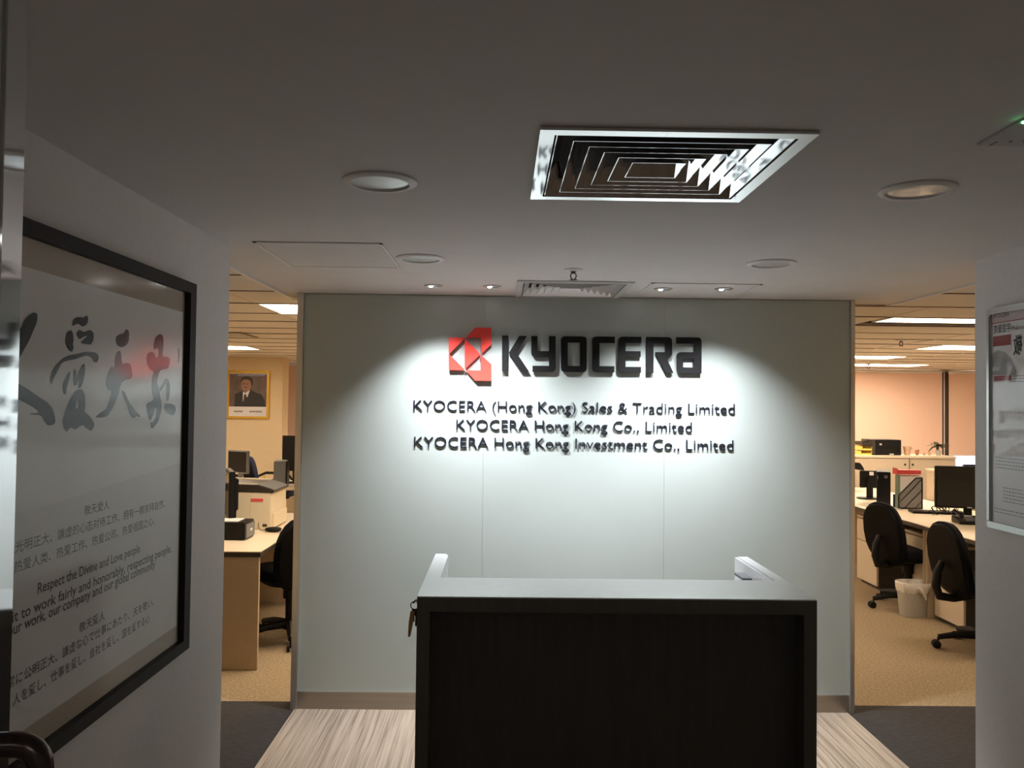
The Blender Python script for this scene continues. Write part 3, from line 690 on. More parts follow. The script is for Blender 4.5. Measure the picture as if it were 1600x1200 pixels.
# ------------------------------------------------------------------ right poster in a snap frame
XQ = XR-.004
def RY(px, py, X=XQ): p = atX(px, py, X); return p.y, p.z
a = RY(1541, 484, XR-.018); b = RY(1540, 823, XR-.018)
QY1 = (a[0]+b[0])/2; QZ1, QZ0 = a[1]+.002, b[1]; QY0 = QY1-.60
rp = empty('wall_notice', (XR, (QY0+QY1)/2, QZ0), 'white notice in rounded aluminium snap frame on the right wall', 'notice')
box('backing', 'light_grey_plastic', XR-.006, XR-.001, QY0+.01, QY1-.01, QZ0+.01, QZ1-.01, rp)
rw = .024
fr = MB()
for y0, y1, z0, z1 in ((QY0, QY1, QZ1-rw, QZ1), (QY0, QY1, QZ0, QZ0+rw), (QY0, QY0+rw, QZ0+rw, QZ1-rw), (QY1-rw, QY1, QZ0+rw, QZ1-rw)): fr.box(XR-.019, XR, y0, y1, z0, z1)
fr.build('frame', 'aluminium', rp, bevel=.005)
box('notice_sheet', 'paper_white', XR-.0085, XR-.006, QY0+.02, QY1-.02, QZ0+.02, QZ1-.02, rp)
XT = XR-.0092
fnR = lambda a, b: Vector((XT, a, b))
def crp(u, v): return RY(1520+u/3.1625, 460+v/3.158, XT)
iy1 = QY1-rw; iz1 = QZ1-rw
flat('header_band', 'pink_band', [(QY0+.02, iz1), (iy1, iz1), (iy1, crp(85, 145)[1]), (QY0+.02, crp(85, 145)[1])], fnR, rp)
XT = XR-.0096
flat('header_rule', 'print_red', [(QY0+.02, crp(85, 145)[1]), (iy1, crp(85, 145)[1]), (iy1, crp(85, 145)[1]-.003), (QY0+.02, crp(85, 145)[1]-.003)], fnR, rp)
def rtext(body, m, ua, va, ub, size, off=.004, nm='printed_line'):
    A = crp(ua, va); B_ = crp(ub, va); print_text(nm, m, body, fnR, A[0], B_[0], A[1], size, rp, off)
rtext('KYOCERA', 'ink_soft', 105, 118, 180, .022, .02); rtext('K', 'print_red', 88, 118, 100, .022, .02)
rtext('京瓷哲学', 'ink_soft', 103, 190, 188, .034, .01); rtext('Philosophy', 'ink_soft', 190, 178, 300, .022)
for (u0_, v0_, u1_, v1_) in ((100, 208, 188, 248), (105, 403, 190, 424)):
    A = crp(u0_, v0_); B_ = crp(u1_, v1_); flat('red_block', 'print_red', [(A[0], A[1]), (B_[0], A[1]), (B_[0], B_[1]), (A[0], B_[1])], fnR, rp)
cA = crp(200, 250); 
for k_, ch in enumerate('敬天愛人'):
    y_ = cA[0]-k_*.0; 
print_text('brush_character', 'ink', '敬', fnR, cA[0]-.05, cA[0]+.0, cA[1]-.03, .075, rp, .012)
for i in range(3): print_text('brush_character', 'ink', '天愛人'[i], fnR, cA[0]-.13-.08*i, cA[0]-.07-.08*i, cA[1]-.03, .075, rp, .012)
def rlines(u, v, n, w, gap):
    A = crp(u, v)
    for i in range(n): 
        mb = MB(); x = A[0]; 
        while x > A[0]-w:
            l = random.uniform(.006, .018); mb.add([fnR(x, A[1]-i*gap), fnR(x-l, A[1]-i*gap), fnR(x-l, A[1]-i*gap-gap*.4), fnR(x, A[1]-i*gap-gap*.4)], [(0, 1, 2, 3)]); x -= l+.004
        mb.build('printed_line', 'print_grey', rp)
rlines(200, 400, 3, .33, .010); rlines(110, 800, 4, .36, .012); rlines(150, 950, 5, .3, .012); rlines(105, 1050, 2, .3, .012)
A = crp(88, 320); B_ = crp(190, 400)
XT2 = XT
flat('printed_hill', 'print_grey', [crp(88, 300), crp(120, 275), crp(160, 285), crp(190, 320), crp(215, 380), crp(210, 398), crp(88, 398)][:7], fnR, rp)
MB().add([(XR-.0115, QY0+.02, QZ0+.02), (XR-.0115, QY0+.02, QZ1-.02), (XR-.0115, QY1-.02, QZ1-.02), (XR-.0115, QY1-.02, QZ0+.02)], [(0, 1, 2, 3)]).build('glazing', 'acrylic', rp, flat=True)
# ------------------------------------------------------------------ open glass door on the left
dE = atY(26, 600, 1.0); th = math.radians(9)
dd = Vector((math.sin(th), -math.cos(th), 0)); dn = Vector((math.cos(th), math.sin(th), 0))
dr = struct(empty('door_1', (dE.x, dE.y, 0)))
mm = Matrix(((dd.x, dn.x, 0, dE.x), (dd.y, dn.y, 0, dE.y), (0, 0, 1, 0), (0, 0, 0, 1)))
MB().box(.055, .92, -.012, 0, .012, HC-.03, m=mm).build('glass_pane', 'door_glass', dr)
MB().box(0, .055, -.014, .002, .012, HC-.03, m=mm).build('door_stile', 'mirror_enamel', dr)
MB().box(.055, .92, -.016, .004, .002, .012, m=mm).build('floor_rail', 'aluminium', dr)
h0 = Vector((dE.x, dE.y, 0))+dd*.030
ztop = 1.212
hp = []
for k in range(7):
    a_ = k/6*PI/2; hp.append(h0+dn*(.020+.028*math.sin(a_))+Vector((0, 0, ztop-.028*(1-math.cos(a_)))))
pts = [h0+Vector((0, 0, ztop))]+hp
pb = [Vector((p.x, p.y, 2*.93-p.z)) for p in pts][::-1]
MB().tube(pts+pb, .0145, 16).build('door_handle', 'bronze', dr, True)
pts2 = [p-dn*2*((p-h0).dot(dn))-dn*.012 for p in pts+pb]
MB().tube(pts2, .0145, 16).build('door_handle', 'bronze', dr, True)
# ------------------------------------------------------------------ office chairs
def make_chair(fab, name='office_chair', arms=True):
    """local: faces +X, origin on the floor"""
    r = empty(name, (0, 0, 0))
    MB().pad((.02, 0, .455), .235, .235, .045).build('seat', fab, r, True, local=True)
    MB().pad((0, 0, .41), .20, .19, .025).build('seat_pan', 'black_plastic', r, True, local=True)
    def bf(p):
        # stand the pad up: p.x->height, p.y->width, p.z->thickness
        h = p.x; w = p.y*(1-.18*max(0, h/.27)**2); t_ = p.z
        return Vector((t_-.10*(h/.27)*.5-.35*(w*w), w, h))
    MB().pad((-.235, 0, .615), .25, .205, .034, .5, .72, 24, 12, fn=bf).build('backrest', fab, r, True, local=True)
    def bg(p): v = bf(p); return v
    MB().pad((-.262, 0, .615), .235, .19, .024, .6, .72, 20, 8, fn=bf).build('back_shell', 'shell_black', r, True, local=True)
    MB().tube([(-.06, 0, .375), (-.22, 0, .355), (-.32, 0, .37), (-.345, 0, .44), (-.335, 0, .53), (-.30, 0, .60)], [.024, .026, .028, .028, .026, .02], 10).build('back_support', 'black_plastic', r, True, local=True)
    if arms:
        for s in (-1, 1):
            MB().tube([(-.09, s*.17, .40), (-.10, s*.26, .41), (-.115, s*.275, .50), (-.08, s*.275, .62), (.02, s*.27, .655), (.12, s*.27, .65), (.16, s*.27, .60), (.12, s*.268, .50), (.05, s*.26, .41), (.03, s*.17, .40)], .016, 8).build('armrest', 'black_plastic', r, True, local=True)
    MB().lathe([(.045, .28), (.045, .40)], n=16, capt=True).lathe([(.028, .09), (.028, .30)], n=14, capt=True).build('gas_column', 'black_plastic', r, True, local=True)
    MB().pad((.0, .0, .375), .09, .06, .035).build('mechanism', 'black_plastic', r, True, local=True)
    MB().lathe([(.05, .075), (.055, .10), (.04, .125)], n=16, capt=True).build('base_hub', 'black_plastic', r, True, local=True)
    for k in range(5):
        a = 2*PI*k/5+.3; ux, uy = math.cos(a), math.sin(a)
        lg = MB().tube([(ux*.03, uy*.03, .105), (ux*.16, uy*.16, .10), (ux*.285, uy*.285, .075)], [.03, .024, .018], 8).build('base_leg', 'black_plastic', r, True, local=True)
        cm = MB(); ax = Vector((-uy, ux, 0))
        cc = Vector((ux*.285+ux*.012, uy*.285+uy*.012, .027))
        cm.tube([cc-ax*.024, cc-ax*.022, cc-ax*.008], [.022, .027, .027], 14).tube([cc+ax*.008, cc+ax*.022, cc+ax*.024], [.027, .027, .022], 14).tube([(ux*.285, uy*.285, .02), (ux*.285, uy*.285, .075)], .007, 6)
        cm.build('caster', 'black_plastic', lg, True, local=True)
    return r
ch1 = make_chair('black_fabric', arms=False)
def put(o, loc, rz, lab, group=None, cat='chair'):
    o.location = loc; o.rotation_euler = (0, 0, rz); tag(o, lab, cat, group)
put(ch1, (3.32, 6.70, 0), math.radians(20), 'black office chair behind the waste bin, farther along the right desk', 'dark swivel chairs of the office')
ch2 = copy_tree(ch1); put(ch2, (3.25, 5.52, 0), math.radians(5), 'black office chair right of the waste bin, cut by the lobby wall', 'dark swivel chairs of the office')
ch3 = copy_tree(ch1); put(ch3, (-1.42, 5.68, 0), math.radians(125), 'black office chair half hidden by the left edge of the sign wall', 'dark swivel chairs of the office')
nv = make_chair('navy_fabric'); put(nv, (-2.78, 10.15, 0), math.radians(35), 'navy blue chair back behind the laser printer, left of the standing black screen', 'dark swivel chairs of the office')
nv2 = copy_tree(nv); put(nv2, (-3.42, 10.05, 0), math.radians(60), 'navy blue chair back just right of the small grey screen behind the printer', 'dark swivel chairs of the office')
nv.scale = nv2.scale = (1, 1, 1.1)
pv = make_chair('purple_fabric', arms=False); put(pv, (5.42, 9.0, 0), math.radians(-60), 'purple chair whose top peeks over the right hand monitor', 'dark swivel chairs of the office')
# ------------------------------------------------------------------ left office desk and what stands on it
ZT = .71
fc = atZ(407, 862, ZT); LX1 = fc.x; LY0 = fc.y
ld = empty('office_desk', (LX1-.5, LY0, 0), 'white topped desk with tan end panel in the left opening', 'desk')
box('desktop', 'office_laminate', LX1-1.4, LX1, LY0, LY0+1.75, ZT-.006, ZT, ld)
box('desktop_edge', 'edge_dark', LX1-1.4, LX1, LY0, LY0+1.75, ZT-.034, ZT-.006, ld)
box('end_panel', 'wood_panel', LX1-1.38, LX1-.012, LY0+.012, LY0+.04, 0.002, ZT-.034, ld)
box('modesty_panel', 'wood_panel', LX1-.55, LX1-.53, LY0+.04, LY0+1.7, .2, ZT-.034, ld)
box('end_panel', 'wood_panel', LX1-1.38, LX1-.012, LY0+1.70, LY0+1.73, 0.002, ZT-.034, ld)
# printer
PX1 = atZ(423, 828, ZT).x; PY0_ = atZ(423, 828, ZT).y
PX0 = PX1-.40; PD = .40
PH = atY(423, 768, PY0_).z
pr = empty('laser_printer', ((PX0+PX1)/2, PY0_, ZT), 'cream laser printer with dark top on the left office desk', 'printer')
box('body', 'cream', PX0, PX1, PY0_, PY0_+PD, ZT+.001, PH, pr, bevel=.006)
box('paper_tray', 'cream', PX1, PX1+.012, PY0_+.03, PY0_+PD-.01, ZT+.01, ZT+.11, pr, bevel=.003)
mb = MB(); th_ = .05
mb.prism([(PX0-.01, PH), (PX1+.005, PH-.012), (PX1+.02, PH-.006), (PX1+.02, PH+.008), (PX1-.10, PH+.045), (PX0-.01, PH+.05)], lambda a, b, d: Vector((a, d, b)), PY0_-.004, PY0_+PD+.004)
mb.build('top_cover', 'dark_brown', pr, bevel=.004)
mb = MB(); mb.prism([(PX0+.05, PH+.046), (PX1-.11, PH+.042), (PX1-.10, PH+.052), (PX0+.04, PH+.056)], lambda a, b, d: Vector((a, d, b)), PY0_+.03, PY0_+.045)
mb.prism([(PX0+.0, PH+.046), (PX0+.03, PH+.046), (PX0+.03, PH+.056), (PX0+.0, PH+.056)], lambda a, b, d: Vector((a, d, b)), PY0_+.01, PY0_+PD-.01)
mb.prism([(PX0+.0, PH+.046), (PX1-.10, PH+.043), (PX1-.10, PH+.056), (PX0+.0, PH+.06)], lambda a, b, d: Vector((a, d, b)), PY0_+PD-.04, PY0_+PD-.01)
mb.build('output_rim', 'cream', pr)
mb = MB(); mb.prism([(PX1-.10, PH+.0455), (PX1+.018, PH+.0095), (PX1+.018, PH+.013), (PX1-.10, PH+.050)], lambda a, b, d: Vector((a, d, b)), PY0_+.01, PY0_+PD-.02); mb.build('control_panel', 'grey_plastic', pr)
def pf(px, py): p = atY(px, py, PY0_-.0015); return p
q = pf(364, 777); MB().lathe([(.034, -.0012), (.034, .0)], (0, 0, 0), 20, capt=True).build('tmp', 'grey_plastic'); bpy.data.objects.remove(bpy.data.objects['tmp'])
dk = MB(); dk.add([Vector((q.x+.03*math.cos(k*PI/10), PY0_-.001, q.z+.03*math.sin(k*PI/10))) for k in range(20)], [tuple(range(20))]); dk.build('round_mark', 'print_grey', pr)
mk = MB()
for i in range(-2, 3): mk.box(q.x-.03, q.x+.03, PY0_-.0018, PY0_-.0014, q.z+i*.010-.0012, q.z+i*.010+.0012)
mk.build('mark_stripes', 'cream', pr)
a = pf(392, 779); b = pf(411, 784); box('red_sticker', 'folder_red', a.x, b.x, PY0_-.0018, PY0_-.001, b.z, a.z, pr)
a = pf(410, 819); b = pf(417, 823); box('socket', 'edge_dark', a.x, b.x, PY0_-.0018, PY0_-.001, b.z, a.z, pr)
a = pf(391.5, 770); b = pf(392, 826); box('panel_joint', 'wood_panel', a.x, a.x+.0015, PY0_-.0014, PY0_-.0008, b.z, a.z, pr)
# black box with paper
a = atZ(398, 842, ZT); bx0 = atZ(355, 846, ZT)
b1 = empty('desk_drawer_box', (a.x-.14, a.y, ZT), 'black low box with white paper on top beside the laser printer', 'box')
Hb = .115
box('case', 'black_plastic', a.x-.34, a.x-.045, a.y-.07, a.y+.13, ZT+.001, ZT+Hb, b1, bevel=.004)
box('drawer', 'grey_plastic', a.x-.046, a.x-.035, a.y-.06, a.y+.12, ZT+.012, ZT+Hb-.015, b1, bevel=.002)
box('drawer_label', 'paper_white', a.x-.0352, a.x-.0344, a.y+.02, a.y+.06, ZT+.05, ZT+.065, b1)
tag(box('paper_stack', 'paper_white', a.x-.33, a.x-.10, a.y-.05, a.y+.10, ZT+Hb, ZT+Hb+.006), 'white sheets lying on the black low box', 'paper')
# mouse
mp_ = atZ(427, 831, ZT)
ms = empty('computer_mouse', (mp_.x, mp_.y, ZT), 'black mouse in front of the laser printer', 'mouse')
MB().pad((mp_.x, mp_.y, ZT+.017), .058, .034, .0165, .8, .8).build('shell', 'black_plastic', ms, True)
MB().tube([(mp_.x-.055, mp_.y, ZT+.01), (mp_.x-.09, mp_.y+.01, ZT+.008), (mp_.x-.115, mp_.y+.04, ZT+.03), (mp_.x-.125, mp_.y+.08, ZT+.05)], .0022, 5).build('cable', 'black_plastic', ms)
# generic monitor: faces +Y in local coordinates
def make_monitor(w=.50, h=.31, back='black_plastic', scr='screen'):
    r = empty('monitor', (0, 0, 0))
    box_ = MB().box(-w/2, w/2, -.022, .016, .11, .11+h); box_.build('housing', back, r, local=True, bevel=.005)
    MB().box(-w/2+.014, w/2-.014, .0155, .018, .126, .11+h-.014).build('screen', scr, r, local=True)
    MB().box(-w/2+.06, w/2-.06, -.05, -.021, .16, .11+h-.05).build('back_bulge', back, r, local=True, bevel=.008)
    MB().box(-.03, .03, -.045, -.02, .01, .2).build('stand_neck', back, r, local=True, bevel=.004)
    MB().pad((0, -.02, .009), .12, .085, .008, .3, .8).build('stand_foot', back, r, True, local=True)
    MB().box(-.016, .016, .0165, .0195, .114, .122).build('badge', 'light_grey_plastic', r, local=True)
    return r
gm = 'computer monitors of the office'
m1 = make_monitor(.34, .32); p = atZ(351, 812, ZT)
put(m1, (LX1-.42, LY0+.70, ZT), math.radians(113), 'black screen seen edge on at far left of the left opening', gm, 'monitor')
# second row of desks, left
d2y = 8.75
l2 = empty('office_desk', (-3, d2y, 0), 'office desk farther back behind the laser printer, mostly hidden', 'desk')
box('desktop', 'office_laminate', -4.2, -1.75, d2y, d2y+.8, ZT-.03, ZT, l2); box('end_panel', 'wood_panel', -4.17, -4.14, d2y+.02, d2y+.78, .002, ZT-.03, l2); box('end_panel', 'wood_panel', -1.80, -1.77, d2y+.02, d2y+.78, .002, ZT-.03, l2)
m2 = copy_tree(m1); p = atY(445, 720, d2y+.25)
put(m2, (p.x+.08, d2y+.46, ZT), math.radians(-12), 'black monitor at right edge of the left opening beside the sign wall', gm, 'monitor'); m2.scale = (1, 1, 1.22)
p = atY(437, 735, d2y+.1)
pt = empty('computer_tower', (p.x, d2y+.15, ZT), 'grey upright computer case in front of the black monitor behind the printer', 'computer')
MB().box(-.065, .06, -.12, .12, 0, .27, m=Matrix.Translation((p.x, d2y+.16, ZT)) @ Matrix.Rotation(.15, 4, 'Z')).build('case', 'grey_plastic', pt, bevel=.006)
MB().box(.0605, .075, -.118, .118, .005, .265, m=Matrix.Translation((p.x, d2y+.16, ZT)) @ Matrix.Rotation(.15, 4, 'Z')).build('front_bezel', 'black_plastic', pt, bevel=.003)
m3 = make_monitor(.30, .25, 'grey_plastic'); p = atY(370, 736, d2y+.3)
put(m3, (p.x, d2y+.35, ZT), math.radians(150), 'small grey screen behind the left end of the laser printer', gm, 'monitor')
for i, (px, m_, lab) in enumerate(((396, 'paper_white', 'small white roll on the far desk above the printer, left'), (413, 'yellow', 'yellow roll of tape standing on far desk above the printer'))):
    p = atY(px, 745, d2y+.12)
    e_ = empty('tape_roll', (p.x, d2y+.12, ZT), lab, 'tape')
    MB().lathe([(.022, 0), (.040, 0), (.040, .05), (.022, .05), (.022, 0)], (p.x, d2y+.12, ZT+.001), 18, capb=False).build('tape', m_, e_, True)
    MB().lathe([(.012, .0), (.012, .10 if i else .075), (.02, .11 if i else .08)], (p.x, d2y+.12, ZT+.001), 12, capt=True).build('core', 'yellow', e_, True)
# portrait
pa = atY(354.5, 578.5, YP-.02); pb_ = atY(420, 655, YP-.02)
pt = empty('framed_portrait', ((pa.x+pb_.x)/2, YP, pb_.z), 'gold framed portrait photo of man in dark suit on the far left wall', 'picture')
px0, px1, pz0, pz1 = pa.x, pb_.x, pb_.z, pa.z; w = .034
fm = MB()
for a_, b_, c_, d_ in ((px0, px1, pz1-w, pz1), (px0, px1, pz0, pz0+w), (px0, px0+w, pz0+w, pz1-w), (px1-w, px1, pz0+w, pz1-w)): fm.box(a_, b_, YP-.025, YP, c_, d_)
fm.build('frame', 'yellow_frame', pt, bevel=.004)
box('mount', 'paper_white', px0+.01, px1-.01, YP-.012, YP-.004, pz0+.01, pz1-.01, pt)
def pp(u, v): 
    k = (px1-px0)/(890-75); return (px0+(u-75)*k, pz1-(v-110)*(pz1-pz0)/(1080-110))
fp = lambda dy: (lambda a, b: Vector((a, YP-.0125-dy, b)))
flat('photo', 'photo_back', [pp(110, 180), pp(835, 180), pp(835, 835), pp(110, 835)], fp(0), pt)
flat('photo_suit', 'photo_suit', [pp(225, 835), pp(235, 590), pp(300, 555), pp(380, 520), pp(440, 560), pp(530, 490), pp(620, 545), pp(740, 590), pp(800, 700), pp(825, 835)], fp(.0006), pt)
flat('photo_shirt', 'paper_white', [pp(385, 740), pp(385, 530), pp(430, 560), pp(520, 500), pp(470, 650), pp(430, 600)], fp(.0012), pt)
flat('photo_tie', 'hair', [pp(410, 590), pp(450, 590), pp(455, 640), pp(430, 740), pp(395, 720)], fp(.0018), pt)
hc = pp(445, 400); k = (px1-px0)/815
flat('photo_face', 'skin', [(hc[0]+95*k*math.cos(t_*PI/10), hc[1]+(130 if math.sin(t_*PI/10) < 0 else 125)*k*math.sin(t_*PI/10)) for t_ in range(20)], fp(.0018), pt)
flat('photo_hair', 'hair', [pp(330, 340), pp(355, 255), pp(450, 225), pp(560, 265), pp(580, 370), pp(545, 430), pp(530, 330), pp(480, 290), pp(390, 290), pp(350, 330)], fp(.0024), pt)
flat('photo_moustache', 'hair', [pp(410, 445), pp(470, 440), pp(475, 455), pp(410, 460)], fp(.0024), pt)
for u in (405, 470): flat('photo_eye', 'hair', [pp(u-16, 375), pp(u+16, 375), pp(u+16, 388), pp(u-16, 388)], fp(.0024), pt)
cap = MB()
for u in list(range(225, 390, 28))+list(range(520, 740, 30)):
    P_ = [pp(u, 915), pp(u+18, 915), pp(u+18, 948), pp(u, 948)]; cap.add([fp(0)(*q_) for q_ in P_], [(0, 1, 2, 3)])
cap.build('caption_print', 'ink_soft', pt)
MB().add([(px0+.02, YP-.019, pz0+.02), (px1-.02, YP-.019, pz0+.02), (px1-.02, YP-.019, pz1-.02), (px0+.02, YP-.019, pz1-.02)], [(0, 1, 2, 3)]).build('glazing', 'acrylic', pt, flat=True)
# vent in office ceiling, left
a = atZ(357, 519, HO); b = atZ(405, 527, HO)
vy = a.y; v = empty('ceiling_grille', (b.x-.5, vy, HO), 'slatted dark air grille in the tiled ceiling of the left opening', 'air vent')
MB().box(b.x-1.1, b.x, vy, vy+.5, HO-.006, HO).build('frame', 'grid_shade_brown', v)
for k in range(6): box('slat', 'tile', b.x-1.08, b.x-.02, vy+.03+k*.078, vy+.065+k*.078, HO-.011, HO-.006, v)
# ------------------------------------------------------------------ right office desks
e0 = atZ(1335, 789, ZT); e1_ = atZ(1413, 815, ZT); e2_ = atZ(1520, 842, ZT); RX0 = (e0.x+e1_.x+e2_.x)/3
for i, (y0, y1, lab) in enumerate(((4.75, 6.42, 'nearer office desk on the right with monitor, keyboard and phone'), (6.42, 9.4, 'farther office desk on the right carrying the black tower and file holder'))):
    d = empty('office_desk', (RX0+.4, (y0+y1)/2, 0), lab, 'desk')
    box('desktop', 'office_laminate', RX0, RX0+.95, y0, y1, ZT-.006, ZT, d)
    box('desktop_edge', 'edge_dark', RX0, RX0+.95, y0, y1, ZT-.034, ZT-.006, d)
    box('cable_tray', 'edge_dark', RX0+.42, RX0+.50, y0+.1, y1-.1, ZT-.12, ZT-.034, d)
    for yy in (y0+.005, y1-.035): box('end_panel', 'wood_panel', RX0+.03, RX0+.93, yy, yy+.03, 0.002, ZT-.034, d)
PXF = RX0+.07
gp = 'cream drawer pedestals under the right desks'
def Yx(px): return atX(px, 900, PXF).y
ped = [(Yx(1371), Yx(1340), 'cream drawer pedestal at far end near the sign wall edge'), (Yx(1453), Yx(1414), 'cream three drawer pedestal behind the waste bin, with small key lock'), (Yx(1507), Yx(1461.5), 'cream drawer pedestal right of the waste bin, behind the nearer chair')]
for y0, y1, lab in ped:
    r = empty('drawer_pedestal', (PXF+.25, (y0+y1)/2, 0), lab, 'drawer unit', gp)
    box('carcass', 'edge_dark', PXF+.012, PXF+.55, y0, y1, .03, .60, r)
    box('top_board', 'wood_panel', PXF-.004, PXF+.55, y0-.004, y1+.004, .60, .618, r)
    box('plinth', 'edge_dark', PXF+.03, PXF+.54, y0+.01, y1-.01, 0.001, .03, r)
    zz = [.035, .235, .415, .595] if y1 < 7.2 else [.035, .40, .595]
    for z0, z1 in zip(zz[:-1], zz[1:]):
        dw = box('drawer', 'drawer_face', PXF-.006, PXF+.012, y0+.002, y1-.002, z0, z1-.006, r, bevel=.0015)
    MB().tube([(PXF-.014, y0+.07, .555), (PXF-.004, y0+.07, .555)], .011, 10).build('lock', 'edge_dark', r)
# waste bin
bp_ = atZ(1427, 967, 0); bp_.y += .10
wb = empty('waste_bin', (bp_.x, bp_.y, 0), 'grey waste bin with white plastic liner between two office chairs', 'waste bin')
MB().lathe([(.095, .002), (.105, .12), (.118, .29)], n=28, sx=1.15, sy=.85, e=.7).build('bin_body', 'bin_grey', wb, True, local=True)
rl = MB(); pr_ = []
N = 40; wb.scale = (.88, .88, .88); wb.location.x += .05
def sp(v, e): return math.copysign(abs(v)**e, v)
for rr_, z_, j in ((.108, .21, .004), (.119, .235, .004), (.122, .262, .003), (.125, .296, .001), (.121, .302, 0), (.112, .285, .003), (.098, .20, .006)):
    for k in range(N):
        a_ = 2*PI*k/N; r_ = rr_+j*math.sin(k*2.7)+j*.5*math.sin(k*5.1)
        pr_.append((r_*1.17*sp(math.cos(a_), .7), r_*.87*sp(math.sin(a_), .7), z_+(j*2.2*math.sin(k*1.3) if z_ < .24 else 0)))
rl.add(pr_, [(i*N+k, i*N+(k+1) % N, (i+1)*N+(k+1) % N, (i+1)*N+k) for i in range(6) for k in range(N)])
rl.build('bin_liner', 'liner', wb, True, local=True)
MB().tube([(-.01, -.112, .27), (.02, -.122, .24), (.045, -.122, .19), (.055, -.118, .165)], [.02, .014, .012, .006], 8).build('liner_knot', 'liner', wb, True, local=True)
# desktop tower on the right desk
a = atZ(1371, 792, ZT); b = atZ(1397.5, 794, ZT)
tx0, tx1, ty = a.x, b.x, a.y; tzt = atY(1383, 737.5, ty).z
ct = empty('computer_tower', ((tx0+tx1)/2, ty, ZT), 'black computer tower with round badge on the right desk', 'computer')
box('case', 'black_plastic', tx0, tx1, ty+.01, ty+.36, ZT+.001, tzt, ct, bevel=.004)
box('front_bezel', 'screen', tx0+.004, tx1-.004, ty, ty+.01, ZT+.004, tzt-.004, ct, bevel=.002)
q = atY(1384, 745, ty-.001)
MB().tube([(q.x+.012*math.cos(k*PI/8), ty-.001, q.z+.012*math.sin(k*PI/8)) for k in range(17)], .0014, 5).build('badge_ring', 'light_grey_plastic', ct)
print_text('badge_print', 'light_grey_plastic', 'hp', lambda a_, b_: Vector((a_, ty-.0008, b_)), q.x-.006, q.x+.007, q.z-.005, .016, ct, 0)
box('side_sticker', 'light_grey_plastic', tx0+.006, tx0+.009, ty-.001, ty, tzt-.07, tzt-.035, ct)
ct.rotation_euler = (0, 0, math.radians(-24))
# binder behind tower and magazine file
a = atZ(1402.5, 795, ZT); b = atZ(1443.5, 796, ZT); fy = a.y-.01; fx0, fx1 = a.x, b.x; fw_ = fx1-fx0
fzt = atY(1440, 746.5, fy).z; flo = atY(1403, 774, fy).z
mf = empty('magazine_file', ((fx0+fx1)/2, fy, ZT), 'black slotted magazine file full of papers on the right desk', 'file holder')
def side(y, full=True):
    mb = MB(); fn = lambda a_, b_, d_: Vector((a_, d_, b_)); t_ = .008
    xt = atY(1431, 747, fy).x
    P0 = [(fx0, ZT+.002), (fx1, ZT+.002), (fx1, fzt), (xt, fzt), (fx0, flo)]
    for i in range(5):
        A_ = Vector(P0[i]); B2 = Vector(P0[(i+1) % 5]); d_ = (B2-A_).normalized(); n_ = Vector((-d_.y, d_.x))*t_
        mb.prism([tuple(A_), tuple(B2), tuple(B2+n_), tuple(A_+n_)], fn, y, y+.004)
    # diagonal ribs and short slats clipped to the outline
    def zc(x): return fzt if x > xt else flo+(fzt-flo)*(x-fx0)/(xt-fx0)
    for off_ in (-.16, -.06, .04, .14):
        pts_ = [(x, ZT+.0+(x-fx0)*1.05+off_) for x in [fx0+fw_*k/40 for k in range(41)]]
        pts_ = [q_ for q_ in pts_ if ZT+.004 < q_[1] < zc(q_[0])-.004]
        if len(pts_) > 1:
            A_, B2 = Vector(pts_[0]), Vector(pts_[-1]); d_ = (B2-A_).normalized(); n_ = Vector((-d_.y, d_.x))*.005
            mb.prism([tuple(A_), tuple(B2), tuple(B2+n_), tuple(A_+n_)], fn, y, y+.004)
    for k in range(36):
        off_ = k*.016
        pts_ = [(x, ZT+off_-(x-fx0)*.9) for x in [fx0+fw_*j/60 for j in range(61)]]
        pts_ = [q_ for q_ in pts_ if ZT+.004 < q_[1] < zc(q_[0])-.004]
        if len(pts_) > 2:
            A_, B2 = Vector(pts_[0]), Vector(pts_[-1]); d_ = (B2-A_).normalized(); n_ = Vector((-d_.y, d_.x))*.0036
            mb.prism([tuple(A_), tuple(B2), tuple(B2+n_), tuple(A_+n_)], fn, y, y+.003)
    return mb
side(fy).build('slotted_side', 'black_plastic', mf); box('back_side', 'black_plastic', fx0, fx1, fy+.094, fy+.098, ZT+.002, flo, mf)
box('base', 'black_plastic', fx0, fx1, fy+.004, fy+.098, ZT+.001, ZT+.005, mf)
box('spine', 'black_plastic', fx1-.004, fx1, fy+.004, fy+.098, ZT+.005, fzt, mf); box('front_lip', 'black_plastic', fx0, fx0+.004, fy+.004, fy+.098, ZT+.005, flo, mf)
for i, (dz, m_, dy) in enumerate(((0, 'paper_white', .006), (.012, 'pot_pale', .04), (.004, 'paper_white', .06))):
    o = box('document', m_, fx0+.006, fx1-.01, fy+dy, fy+dy+.012, ZT+.006, fzt+.012+dz*.5, None)
    tag(o, ['front bundle of white papers in the slotted file', 'middle beige folder in the slotted file', 'rear bundle of white papers in the slotted file'][i], 'papers', 'papers in the magazine file')
a = atZ(1398, 794, ZT)
for i, (px, m_, lab) in enumerate(((1399.0, 'folder_green', 'thin grey green binder wedged between black tower and file holder'), )):
    o = box('binder', m_, tx1+.004, tx1+.026, fy+.0, fy+.05, ZT+.001, atY(1400, 742, fy).z); tag(o, lab, 'binder')
ra = atY(1397, 739.5, fy+.05); rb = atY(1434, 733, fy+.05)
MBr = MB(); MBr.prism([(ra.x, ra.z-.006), (ra.x+.0, rb.z+.010), (ra.x+.008, rb.z-.004), (rb.x, rb.z-.008), (rb.x, ra.z-.002)], lambda a_, b_, d_: Vector((a_, d_, b_)), fy-.01, fy+.08)
